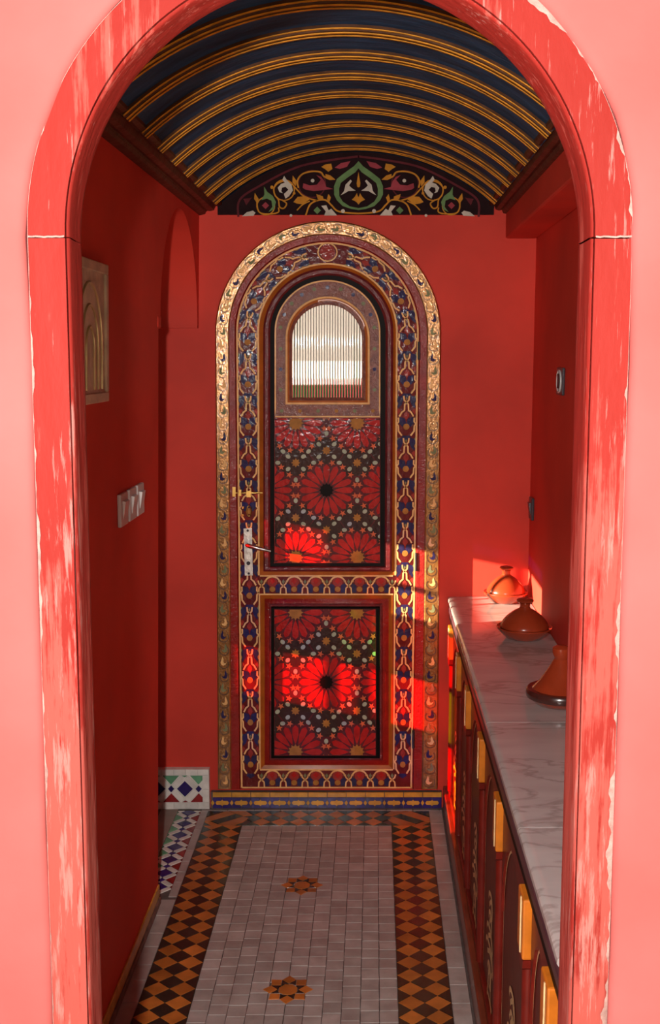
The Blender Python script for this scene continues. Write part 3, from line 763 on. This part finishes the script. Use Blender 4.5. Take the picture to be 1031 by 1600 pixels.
# chain ornament of the bands
MOT_L = [[(-40, 5), (-34, 62), (-4, 95), (26, 122), (30, 208), (68, 235), (102, 292)], [(115, 310), (113, 368), (138, 395), (116, 425), (112, 498), (64, 560)]]
def motif(p, f, sc=1.0):                  # f(tx in -1..1, v 0 top .. 1 bottom) -> measured point
    M = lambda x, y: f(x / 150, y / 590)
    for sg in (-1, 1):
        p.shape([M(sg * x, y) for x, y in [(60, 0), (135, 15), (140, 90), (120, 180), (70, 130), (45, 60)]], 'navy', 1)
        p.shape([M(sg * x, y) for x, y in [(20, 320), (95, 300), (112, 380), (60, 440), (0, 395)]], 'navy', 1)
        p.shape([M(sg * x, y) for x, y in [(148, -40), (148, 60), (118, 20)]], 'sage', 1.5)
        p.shape([M(sg * x, y) for x, y in [(148, 80), (128, 90), (120, 115), (128, 140), (148, 150)]], 'ochre', 1.5)
        p.shape([M(sg * x, y) for x, y in [(80, 210), (120, 180), (140, 230), (120, 270)]], 'dull_red', 1.2)
    p.shape([M(x, y) for x, y in [(-45, 560), (45, 560), (70, 590), (0, 630), (-70, 590)]], 'navy', 1)
    p.shape([M(x, y) for x, y in [(0, 215), (34, 255), (40, 285), (14, 325), (0, 340), (-14, 325), (-40, 285), (-34, 255)]], 'dull_red', 1.6)
    p.shape([M(x, y) for x, y in [(0, 15), (14, 40), (0, 70), (-14, 40)]], 'sage', 1.6)
    p.shape([M(46 * cos(k * pi / 5), 435 + 44 * sin(k * pi / 5)) for k in range(10)], 'ochre', 1.6)
    for sg in (-1, 1):
        for ln in MOT_L:
            p.line([M(sg * x, y) for x, y in ln], 2.5, 'cream', 2)
TP = lambda x, y, lift: D(x, y, YL - .0005 * lift)
def half_path(side):
    def f(s, t):                           # s from the foot upwards, t outwards
        if s < 707:
            y = 1226 - s; xo, xi = lx(y, 369, 376.5) + 1, lx(y, 404.5, 407) - 1
            c, h = (xo + xi) / 2, (xi - xo) / 2; x = c - t * h
            if side > 0:
                xo, xi = lx(y, 654, 643.5) - 1, lx(y, 618.5, 614) + 1; x = (xo + xi) / 2 + t * (xo - xi) / 2
            return (x, y)
        r0 = 124.8 + t * 16.6; a = (s - 707) / 124.8
        return (511.5 - side * -1 * r0 * cos(a) * 1 if side > 0 else 511.5 - r0 * cos(a), 519 - r0 * .985 * sin(a))
    return f
PER = 66.0
for side, st in ((-1, stl), (1, str_)):
    f = half_path(side); ps, pa = Paint(TP), Paint(TP)
    for k in range(13):
        s0 = 14 + k * PER
        motif(ps if s0 + PER * .5 < 707 else pa, lambda t, v: f(s0 + (1 - v) * PER, t))
    ps.build('painted_chain', st); pa.build('painted_chain', arch_rail)
    pl = Paint(TP)
    pl.line([(lx(y, 654, 643.5) - 1.2 if side > 0 else lx(y, 369, 376.5) + 1.2, y) for y in (519, 700, 900, 1100, 1231)], 2.6, 'cream', 2.4)
    pl.line([(lx(y, 618.5, 614) + 1.4 if side > 0 else lx(y, 404.5, 407) - 1.4, y) for y in (519, 700, 899)], 2.6, 'cream', 2.4)
    pl.line([(lx(y, 618.5, 614) + .8 if side > 0 else lx(y, 404.5, 407) - .8, y) for y in (927, 1100, 1202)], 2.2, 'cream', 2.4)
    pl.build('cream_line', st)
pl = Paint(TP)
for r in (141.2, 108.4): pl.line([(511.5 - r * cos(pi * k / 60), 519 - r * .985 * sin(pi * k / 60)) for k in range(61)], 2.6, 'cream', 2.4)
pl.dot((511.5, 394), 12, 'dull_red', 1.5, 14); pl.line([(511.5 + 15 * cos(2 * pi * k / 16), 394 + 14 * sin(2 * pi * k / 16)) for k in range(16)], 2, 'cream', 2, True)
pl.build('cream_line', arch_rail)
# rails: arches and crossed stems
for rail, y0, y1, up in ((lock, 900, 928, 0), (bott, 1203, 1230, 0)):
    p = Paint(TP)
    p.line([(406, y0 - .2), (614, y0 - .2)], 2.2, 'cream', 2.4); p.line([(406 if rail is lock else 378, y1 + .6), (614 if rail is lock else 643, y1 + .6)], 2.2, 'cream', 2.4)
    for k in range(6):
        c = 425.5 + 34 * k; h = y1 - y0
        p.line([(c + 11 * cos(pi * q / 8), y0 + 9.5 - 8.5 * sin(pi * q / 8)) for q in range(9)], 2.4, 'cream', 2)
        p.dot((c, y0 + 9), 8, 'dull_red', 1.2, 10); p.shape([(c, y0 + 3), (c + 5, y0 + 8), (c, y0 + 13), (c - 5, y0 + 8)], 'star_orange' if 0 else 'petal_red', 1.6)
        p.dot((c, y0 + h * .74), 4.6, 'ochre', 1.6, 10, 4.2)
        for sg in (-1, 1): p.shape([(c + sg * 5, y0 + 14), (c + sg * 13, y0 + 11), (c + sg * 12, y1 - 2), (c + sg * 5, y1 - 2)], 'navy', 1)
    for k in range(7):
        c = 408.5 + 34 * k
        if rail is bott or 0 < k < 6 or 1:
            for sg in (-1, 1): p.line([(c - sg * 5.5, y0 + 7), (c - sg * 4, y0 + 12), (c, y0 + 15.5), (c + sg * 4, y0 + 19), (c + sg * 4.6, y1 - .5)], 2.2, 'cream', 2)
            p.shape([(c, y0 + 5), (c + 2.4, y0 + 9), (c, y0 + 13), (c - 2.4, y0 + 9)], 'sage', 1.4)
    p.build('painted_chain', rail)

# moulded opening of the upper panel and of the lower one
U3 = ap(404.5, 618.5, 406, 616, 899); U4 = ap(411, 614.5, 411.5, 612, 893); U5a = ap(414, 611, 414, 609, 890.5); U5b = ap(419, 606, 419, 604, 887); U5 = ap(422, 602.5, 422, 601, 885); U6 = ap(428.5, 594.5, 428, 594, 880)
def close(P): return P
layered([(U3, YL + .0, 'orange_paint'), (U4, YL + .006, 'orange_paint'), (U4, YL - .002, 'plum'), (U5a, YL - .008, 'plum'), (U5b, YL - .007, 'plum'), (U5, YL + .001, 'black_paint_and_shade'), (U5, YL + .014, 'black_paint_and_shade'), (U6, YL + .016, 'black_paint_and_shade'), (U6, YL + .012, 'black_paint_and_shade')], 'panel_moulding', closed=True)
R_ = lambda a, b_, c, d: [(a, d), (a, c), (b_, c), (b_, d)]
layered([(R_(407, 613.5, 928.5, 1202), YL, 'orange_paint'), (R_(413, 607.5, 935, 1195.5), YL + .006, 'orange_paint'), (R_(413.5, 607, 935.5, 1195), YL + .005, 'red_paint'), (R_(421, 598, 943, 1188), YL + .001, 'plum'), (R_(422, 596, 944.5, 1186.5), YL - .004, 'plum'), (R_(423.5, 593.5, 947.5, 1185), YL - .003, 'black_paint_and_shade'), (R_(424, 592.5, 949.5, 1184.5), YL + .014, 'black_paint_and_shade'), (R_(428, 587.5, 951.5, 1181), YL + .014, 'black_paint_and_shade'), (R_(428, 587.5, 951.5, 1181), YL + .018, 'black_paint_and_shade')], 'panel_moulding', closed=True, smooth=30)

# panels with rosettes
def panel(name, x0, x1, y0, y1, centre, a, bx, by, yoff):
    q = MB(); Y = YL + yoff
    q.extrude([D(x, y, Y) for x, y in ((x0, y0), (x1, y0), (x1, y1), (x0, y1))], [D(x, y, YB - .003) for x, y in ((x0, y0), (x1, y0), (x1, y1), (x0, y1))], 'panel_ground')
    o = q.build(name, door)
    p = Paint(lambda x, y, lift: D(x, y, Y - .0004 * lift))
    def sh(P, m, l):
        P = clip(P, x0 + .8, x1 - .8, y0 + .8, y1 - .8)
        if len(P) >= 3: p.shape(P, m, l)
    k_ = by / 110; seen = []
    for i in range(-2, 3):
        for j in range(-2, 3):
            cx, cy = centre[0] + a * i + bx * (j % 2), centre[1] + by * j
            if not (x0 - 60 < cx < x1 + 60 and y0 - 60 < cy < y1 + 60): continue
            dim = j % 2
            for n_ in range(16):
                an = n_ * pi / 8; ca, sa = cos(an), sin(an)
                P = [(12, 0), (19, -2.6), (27, -4.9), (38, -4.6), (42.5, 0), (38, 4.6), (27, 4.9), (19, 2.6)]
                sh([(cx + r * ca - t * sa, cy + (r * sa + t * ca) * k_) for r, t in P], 'petal_red', 1)
                an += pi / 16; r = 45.5
                sh(starpts((cx + r * cos(an), cy + r * sin(an) * k_), 5.6, 2.3, 5, an + pi, k_), 'star_orange', 2)
            sh([(cx + 9.5 * cos(t * pi / 8), cy + 9.5 * sin(t * pi / 8)) for t in range(16)], 'ochre' if dim else 'black_paint_and_shade', 1.5)
            if dim: sh(starpts((cx, cy), 12.5, 8.5, 12), 'ochre', 1.8)
            else: sh(starpts((cx, cy), 11.5, 9.0, 12), 'black_paint_and_shade', 1.8)
            for sg in (-1, 1):
                ix, iy = cx, cy + sg * 65 * k_
                sh([(ix + 30 * cos(t * pi / 3), iy + 24 * sin(t * pi / 3)) for t in range(6)], 'panel_dark', .6)
                sh(starpts((ix, iy), 7.2, 4.6, 8), 'ochre', 2)
                for dx, dy in ((12, 10.3), (-12, 10.3), (12, -10.3), (-12, -10.3), (28, 0), (-28, 0), (20, sg * -18.5), (-20, sg * -18.5), (0, sg * 28)):
                    aa = atan2(dy, dx); q_ = (ix + dx, iy + dy * k_)
                    if any(math.hypot(q_[0] - w_[0], q_[1] - w_[1]) < 8 for w_ in seen): continue
                    seen.append(q_)
                    sh([(ix + dx + 4.1 * cos(t) * cos(aa) - 3.3 * sin(t) * sin(aa), iy + (dy + 4.1 * cos(t) * sin(aa) + 3.3 * sin(t) * cos(aa)) * k_) for t in [2 * pi * w_ / 10 for w_ in range(10)]], 'dot_sage', 2)
    p.build('painted_rosettes', o)
    return o
panel('upper_panel', 428.6, 594, 653, 880, (510, 766), 96, 48, 105, .012)
panel('lower_panel', 428.2, 587.4, 951.7, 1180.8, (509.5, 1066), 96, 48, 109, .010)

# head of the upper panel with its small arched window
V0 = ap(428.8, 594.2, 428.8, 594.2, 652.5, 519); V1 = ap(447.5, 576, 447.5, 576, 631, 528); 
layered([(V0, YL + .016, 'brown_panel'), (V0, YL + .007, 'brown_panel'), (V1, YL + .007, 'brown_panel'), (V1, YL + .014, 'brown_panel')], 'window_surround', closed=True)
G0 = ap(446, 577.5, 446, 577.5, 632, 528); G1 = ap(449, 574.5, 449, 574.5, 629, 528); G2 = ap(452, 571, 452, 571, 626, 529); G3 = ap(456.5, 565.5, 456.5, 565.5, 621, 530)
layered([(G0, YL + .008, 'cream'), (G0, YL + .003, 'cream'), (G1, YL + .002, 'orange_paint'), (G2, YL + .001, 'brown_panel'), (G3, YL + .008, 'brown_panel'), (G3, YL + .016, 'brown_panel')], 'window_bead', closed=True)
p = Paint(lambda x, y, l: D(x, y, YL + .007 - .0005 * l))
p.line(ap(430, 593, 430, 593, 651, 519)[:], 2.2, 'cream', 1, True)
for k in range(-5, 6):
    a = k * pi / 11; p.dot((511.5 + 74 * sin(a), 522 - 73 * cos(a)), 3.2, 'sage' if k % 2 else 'navy', 1, 7)
for k in range(6): p.dot((440 + k * 28.5, 642), 3, 'ochre' if k % 2 else 'sage', 1, 7)
for k in range(3):
    for x in (438.5, 585): p.dot((x, 545 + 32 * k), 3, 'navy' if k % 2 else 'sage', 1, 7)
p.build('painted_border', door)
# ribbed glass
gl = MB(); NX = 26 * 8; xa, xb, ybt, ysp = 456, 566, 621.5, 530
def topy(x):
    c, r = (xa + xb) / 2, (xb - xa) / 2; t = max(-1, min(1, (x - c) / r)); return ysp - r * .99 * sqrt(max(0, 1 - t * t))
fr, bk = [[], []], [[], []]
for k in range(NX + 1):
    x = xa + (xb - xa) * k / NX; yy = YL + .012 - .0016 * sqrt(max(0, 1 - ((k % 8) / 4 - 1) ** 2))
    for q, y in enumerate((ybt, topy(x))):
        fr[q].append(D(x, y, yy)); bk[q].append(D(x, y, YL + .0165))
gl.strip(fr[0], fr[1], 'glass_ribbed'); gl.strip(bk[0], bk[1], 'glass_ribbed'); gl.strip(fr[0], bk[0], 'glass_ribbed'); gl.strip(fr[1], bk[1], 'glass_ribbed')
gl.poly([fr[0][0], fr[1][0], bk[1][0], bk[0][0]], 'glass_ribbed'); gl.poly([fr[0][-1], fr[1][-1], bk[1][-1], bk[0][-1]], 'glass_ribbed')
for k in range(1, 26):  # optical darkness of the grooves between ribs, painted as thin dark strips
    x = xa + (xb - xa) * k / 26
    gl.strip([D(x - .55, ybt, YL + .0117), D(x - .55, topy(x), YL + .0117)], [D(x + .55, ybt, YL + .0117), D(x + .55, topy(x), YL + .0117)], 'lead_and_groove_dark')
gl.build('glass_pane', door, smooth=60, label='ribbed glass pane')

# scrolls on the gilt architrave
scr = Paint(lambda x, y, l: D(x, y, YB - .0402 - .0005 * l))
COMMA = [(.35, -1.05), (.62, -.45), (.80, .05), (.62, .45), (.15, .58), (-.35, .38), (-.58, .0), (-.30, .12), (.0, .12), (.18, -.15), (.12, -.55)]
for side in (-1, 1):
    def f(s, t):
        if s < 712:
            y = 1231 - s; k = (y - 519) / 712
            xo, xi = (336 + 4.5 * k, 358 + 3.5 * k) if side < 0 else (689 - 5.5 * k, 667 - 8.5 * k)
            return ((xo + xi) / 2 + (xo - xi) / 2 * t, y)
        r0 = 165.5 + 11 * t; a = (s - 712) / 165.5
        return (512.5 + side * r0 * cos(a), 519 - r0 * .985 * sin(a))
    n = 47; pit = 20.65
    for k in range(n):
        s0 = 10 + pit * k; fl = 1 if k % 2 else -1
        c = ('cream', 'sage', 'navy')[k % 3]
        scr.shape([f(s0 - y * 8.6, fl * x * .62) for x, y in COMMA], c, 2)
        ring = [f(s0 - 2 + 7.5 * sin(t), fl * (.02 + .68 * cos(t))) for t in [pi * .75 + 1.55 * pi * w_ / 12 for w_ in range(13)]]
        scr.line(ring, 1.3, 'stem_brown', 1)
scr.build('painted_scroll', sur)

# door furniture
pl = MB(); pl.extrude([D(x, y, YL - .005) for x, y in ((380.5, 826), (393.5, 825), (395, 899), (382.5, 899.5))], [D(x, y, YL) for x, y in ((380.5, 826), (393.5, 825), (395, 899), (382.5, 899.5))], 'steel')
plate = pl.build('handle_plate', door, label='worn steel handle plate')
lv = MB(); hp = [D(386, 852, YL - .005), D(386, 852, YL - .045), D(390, 853, YL - .05), D(405, 857, YL - .05), D(423, 861, YL - .046)]
lv.tube(hp, [.0075, .0075, .0085, .0068, .005], 'steel', 10); lv.build('lever', plate, smooth=50)
for x, y, r in ((387, 829, 2.0), (388, 880, 3.2), (388.5, 896, 2.0)):
    s_ = MB(); c = D(x, y, YL - .0052); s_.extrude([(c[0] + r * .0023 * cos(t * pi / 5), c[1] - .001, c[2] + r * .0023 * sin(t * pi / 5)) for t in range(10)], [(c[0] + r * .0023 * cos(t * pi / 5), c[1] + .001, c[2] + r * .0023 * sin(t * pi / 5)) for t in range(10)], 'iron'); s_.build('keyhole' if r > 3 else 'screw', plate)
bo = MB(); bo.tube([D(364, 770, YL - .016), D(410, 770, YL - .016)], .0032, 'brass', 8); bo.add([], [], 'brass')
bolt = bo.build('bolt', door, smooth=50, label='small brass sliding bolt')
for x0, x1, y0, y1 in ((385, 392, 767, 777), (363, 368, 761, 776), (373, 377, 765, 775)):
    k = MB(); k.extrude([D(x, y, YL - .020) for x, y in ((x0, y0), (x1, y0), (x1, y1), (x0, y1))], [D(x, y, YL - .0) for x, y in ((x0, y0), (x1, y0), (x1, y1), (x0, y1))], 'brass'); k.build('staple', bolt)
lk = MB(); ring = [D(389 + 3.6 * cos(t * pi / 8), 798.5 + 8 * sin(t * pi / 8), YL - .006) for t in range(17)]
lk.tube(ring, .0022, 'brass', 6, cap=False); lk.build('ring_pull', door, smooth=60)
for y in (793, 805):
    k = MB(); c = D(379.5, y, YL - .004); k.lathe([(.001, -.004), (.0055, -.004), (.0055, .004), (.001, .004)], 'brass', 10, c); k.build('latch_stud', door)
for y in (548, 878, 1155):
    h_ = MB(); h_.tube([D(lx(y, 655, 644.8), y - 14, YL - .006), D(lx(y, 655, 644.8), y + 14, YL - .006)], .0048, 'iron', 8); h_.build('hinge', door, smooth=50)

# ================================================================== COUNTER
ZCT = .817; UF = .275; Y0C, Y1C = 1.566, YB
cab = empty('kitchen_cabinet', S(.42, (Y0C + Y1C) / 2, 0), label='low red brown painted wooden cabinet under the marble counter', cat='cabinet')
co = Vector(cab.location)
def TC(u, y, z): p = S(u, y, z); return (p[0] - co.x, p[1] - co.y, p[2] - co.z)
MB().box(.300, RU - .002, Y0C, Y1C - .002, 0, .730, 'cab_wood', TC).build('body', cab)
MB().box(.268, .302, Y0C, Y1C - .002, .0, .085, 'cab_plinth', TC, b=.004).build('plinth', cab)
MB().box(.283, .302, Y0C, Y1C - .002, .085, .11, 'cab_red', TC, b=.004).build('lower_rail', cab)
MB().box(.283, .34, Y0C, Y1C - .002, .732, .7805, 'black_paint_and_shade', TC).build('shadow_strip', cab)  # shadow under the worktop, put in as a black strip
pil = [3.985, 3.60, 3.222, 2.803, 2.395, 1.945, 1.66]
for i, y in enumerate(pil):
    if i == 0: yy = 4.05
    px_ = MB(); px_.tube([TC(.290, y, .11), TC(.290, y, .60)], .013, 'cab_red', 10)
    pz = px_.build('pilaster', cab, smooth=50)
    cp = MB(); cp.box(.272, .302, y - .034, y + .034, .615, .731, 'cab_orange', TC, b=.004); cp.build('capital', pz)
    cp = MB(); pr = [(y - .034, .615), (y - .030, .598), (y - .016, .588), (y + .016, .588), (y + .030, .598), (y + .034, .615)]
    cp.extrude([TC(.274, a, b_) for a, b_ in pr], [TC(.302, a, b_) for a, b_ in pr], 'cab_red'); cp.build('capital_foot', pz)
    cp = MB(); cp.tube([TC(.272, y - .012, .62), TC(.272, y - .012, .728)], .0022, 'gold_line', 6); cp.build('gold_bead', pz)
rg = random.Random(5)
for a, c in zip(pil, pil[1:]):
    y1, y0 = a - .03, c + .03; ym, hw = (y0 + y1) / 2, (y1 - y0) / 2
    dr = MB(); dr.box(.293, .302, y0, y1, .115,    .729, 'cab_wood', TC, b=.003); dr = dr.build('cabinet_door', cab)
    ar = [(ym - (hw - .02) * cos(pi * k / 20), .48 + .21 * sin(pi * k / 20)) for k in range(21)]
    ar = [(ar[0][0], .14)] + ar + [(ar[-1][0], .14)]
    ln = MB(); A, B = ribbon(ar, .006)
    ln.strip([TC(.2918, y, z) for y, z in A], [TC(.2918, y, z) for y, z in B], 'gold_line'); ln.build('gold_arch', dr)
    sp = MB()                               # spandrels above the arch stand proud
    arc = ar[1:-1]; sp_t = [(y, .730) for y, z in arc]
    sp.strip([TC(.286, y, z + .006) for y, z in arc], [TC(.286, y, z) for y, z in sp_t], 'cab_red'); sp.strip([TC(.286, y, z + .006) for y, z in arc], [TC(.295, y, z + .006) for y, z in arc], 'cab_red'); sp.build('spandrel', dr)
    orn = MB()
    def stroke(P, w_=.012):
        A, B = ribbon(smooth_line(P, 5), w_); orn.strip([TC(.2912, y, z) for y, z in A], [TC(.2912, y, z) for y, z in B], 'gold_line')
    cz = .26
    for k in range(5):
        z = cz + .105 - .045 * k; w_ = (.05, .04, .075, .095, .045)[k]
        stroke([(ym + w_ * cos(t * pi / 5) * (1 - t * .05) + rg.uniform(-.006, .006), z + .028 * sin(t * pi / 5)) for t in range(9)])
        stroke([(ym - w_ * .7 + rg.uniform(-.01, .01), z - .02), (ym - .01, z + .016), (ym + w_ * .6, z - .008)])
    stroke([(ym - .05, cz - .165), (ym - .02, cz - .10), (ym, cz - .06)]); stroke([(ym + .05, cz - .165), (ym + .03, cz - .11), (ym + .02, cz - .06)]); stroke([(ym - .06, cz - .135), (ym + .05, cz - .135)])
    orn.build('gold_ornament', dr)

top_ = empty('marble_worktop', S(.42, 2.85, .782), label='veined grey white marble worktop running along the right wall', cat='worktop')
to = Vector(top_.location)
def TTp(u, y, z): p = S(u, y, z); return (p[0] - to.x, p[1] - to.y, p[2] - to.z)
for a, c in ((1.566, 2.03), (2.0325, 2.648), (2.65, YB - .003)):
    # slab with a rounded front edge
    prof = [(UF + .035, .782), (UF + .008, .783), (UF + .004, .800), (UF, .806), (UF + .001, .813), (UF + .006, ZCT), (UF + .02, ZCT), (RU - .003, ZCT), (RU - .003, .782)]
    q = MB(); P = [TTp(u, a, z) for u, z in prof]; Q = [TTp(u, c, z) for u, z in prof]
    q.strip(P, Q, 'marble', True); q.poly(P, 'marble'); q.poly(Q[::-1], 'marble'); q.build('marble_slab', top_, smooth=40)
MB().box(.279, .2895, Y0C, YB - .003, .758, .7815, 'shaded_edge', TC, b=.003).build('shaded_edge', cab)  # shade on the marble's front edge, put in as a dark purple strip

# tagines
def tagine(name, u, y, r, prof_dish, prof_lid, prof_knob, label, rimmat=None):
    t = empty(name, S(u, y, ZCT), label=label, cat='tagine', group='tagines on the worktop')
    d = MB(); d.lathe(prof_dish, 'terracotta', 48); d = d.build('dish', t, smooth=40)
    if rimmat:
        rm = MB(); rm.lathe(rimmat, 'terracotta_rim', 48); rm.build('rim', d, smooth=40)
    l = MB(); l.lathe(prof_lid, 'terracotta', 48); l = l.build('lid', t, smooth=50)
    k = MB(); k.lathe(prof_knob, 'terracotta', 28); k.build('knob', l, smooth=50)
def dome(r, h):
    dish = [(r * .55, 0), (r * .66, .003), (r * .84, .018), (r * .97, .030), (r, .035), (r * .985, .038), (r * .90, .034)]
    zb, zt = .036, h * .76
    lid = [(r * f_, zb + (zt - zb) * g) for f_, g in ((.86, 0), (.865, .06), (.84, .16), (.79, .30), (.71, .45), (.61, .60), (.49, .74), (.38, .85), (.28, .93), (.22, .975), (.20, 1.0), (.19, 1.04))]
    knob = [(r * .175, h * .78), (r * .185, h * .86), (r * .23, h * .905), (r * .30, h * .925), (r * .31, h * .955), (r * .26, h * .985), (r * .16, h), (r * .03, h * .99)]
    return dish, lid, knob
tagine('tagine', .480, 4.012, .081, *dome(.081, .132), 'sunlit orange terracotta tagine with domed lid beside the end wall')
tagine('tagine', .478, 3.480, .088, *dome(.088, .128), 'dark terracotta tagine with domed lid, middle of the three on the counter')
r = .088
tagine('tagine', .480, 2.795, r, [(r * .6, 0), (r * .72, .004), (r * .92, .018), (r * .96, .022)], [(r * .84, .040), (r * .79, .043), (r * .58, .064), (r * .38, .092), (r * .25, .112), (r * .20, .120)], [(r * .19, .118), (r * .21, .124), (r * .27, .136), (r * .26, .148), (r * .14, .154)],
       'tall cone lidded terracotta tagine half hidden by the door frame', [(r * .9, .020), (r * .985, .021), (r, .028), (r * .995, .037), (r * .95, .042), (r * .84, .042)])

# ================================================================== SMALL THINGS ON THE WALLS
def wall_switch(name, side, u, yc, zc, w_, h_, body, rock, label, group=None):
    o = empty(name, S(u, yc, zc), label=label, cat='switch', group=group); sg = 1 if side < 0 else -1
    T = lambda a, b_, c: (sg * a + K * b_, b_, c)
    MB().box(0, .010, -w_ / 2, w_ / 2, -h_ / 2, h_ / 2, body, T, b=.003).build('plate', o)
    q = MB(); q.add([T(.010, -w_ * .28, -h_ * .28), T(.010, w_ * .28, -h_ * .28), T(.010, w_ * .28, h_ * .28), T(.010, -w_ * .28, h_ * .28), T(.0115, -w_ * .26, -h_ * .26), T(.0115, w_ * .26, -h_ * .26), T(.018, w_ * .26, h_ * .26), T(.018, -w_ * .26, h_ * .26)],
                    [[4, 5, 6, 7], [0, 1, 5, 4], [1, 2, 6, 5], [2, 3, 7, 6], [3, 0, 4, 7]], rock); q.build('rocker', o)
for yc, lab in ((2.84, 'white rocker switch in the shade, leftmost of the three on the left wall'), (2.945, 'white rocker switch between two others on the left wall'), (3.045, 'white rocker switch nearest the arched side opening')):
    z = 1.315; wall_switch('light_switch', -1, LU(z), yc, z, .082, .084, 'switch_plastic', 'switch_plastic', lab, 'light switches on the left wall')
so = empty('wall_socket', S(RU, 3.46, 1.625), label='dark framed round socket high on the right wall', cat='socket')
T = lambda a, b_, c: (-a + K * b_, b_, c)
MB().box(0, .009, -.055, .055, -.042, .042, 'switch_dark', T, b=.004).build('plate', so)
for s0 in (-.001,):
    q = MB(); q.tube([T(.010, .045 * cos(t * pi / 10) * .8, .034 * sin(t * pi / 10)) for t in range(21)], .0028, 'switch_plastic', 6, cap=False); q.build('bezel', so, smooth=60)
    q = MB(); q.box(.008, .013, -.018, .018, -.022, .022, 'iron', T, b=.002); q.build('insert', so)
wall_switch('wall_switch', 1, RU, 4.02, 1.158, .07, .08, 'switch_dark', 'switch_dark', 'dark switch plate on the right wall near the end wall corner')

# plaque near the doorway
zq = 1.75; pq = empty('wall_plaque', S(LU(zq), 2.475, 1.597), label='pale carved plaque with arched lines beside the doorway', cat='plaque')
T = lambda a, b_, c: (a + .02136 * c + K * b_, b_, c)
fr_ = MB(); fr_.box(0, .012, -.155, .155, 0, .31, 'plaque_stone', T, b=.004); fr_.build('slab', pq)
for a0, a1, b0, b1 in ((-.155, .155, 0, .022), (-.155, .155, .288, .31), (-.155, -.135, .022, .288), (.135, .155, .022, .288)):
    MB().box(.011, .018, a0, a1, b0, b1, 'plaque_stone', T, b=.002).build('border', pq)
for r in (.035, .07, .105):
    q = MB(); P = [(-r, .03), (-r, .10)] + [(-r * cos(pi * k / 14), .12 + r * 1.35 * sin(pi * k / 14)) for k in range(15)] + [(r, .10), (r, .03)]
    q.tube([T(.013, a, b_) for a, b_ in P], .0035, 'plaque_gold', 6); q.build('relief_line', pq, smooth=60)

# ================================================================== BEHIND THE RIBBED GLASS
MB().box(-4, 4, 8.4, 8.6, -.06, 3.4, 'garden_white', ID).build('garden_wall', label='pale garden wall seen through the ribbed glass', cat='wall', kind='structure')
c45, s45 = cos(radians(-42)), sin(radians(-42))
TG = lambda a, b_, c: (-.05 + a * c45 - b_ * s45, 7.6 + a * s45 + b_ * c45, c)
MB().box(-.75, .75, 0, .14, -.055, 1.668, 'garden_white', TG).build('garden_parapet', label='sunlit white parapet seen through the ribbed glass', cat='parapet')
MB().box(-1.2, 1.2, 6.6, 6.95, -.055, 1.53, 'leaf_green', ID, b=.04).build('garden_hedge', label='dark green hedge blurred behind the ribbed glass', cat='hedge')
MB().box(-.04, .24, 6.40, 6.58, -.055, 1.575, 'pink_cloth', ID, b=.03).build('pink_screen', label='pink shape blurred behind the ribbed glass', cat='screen')
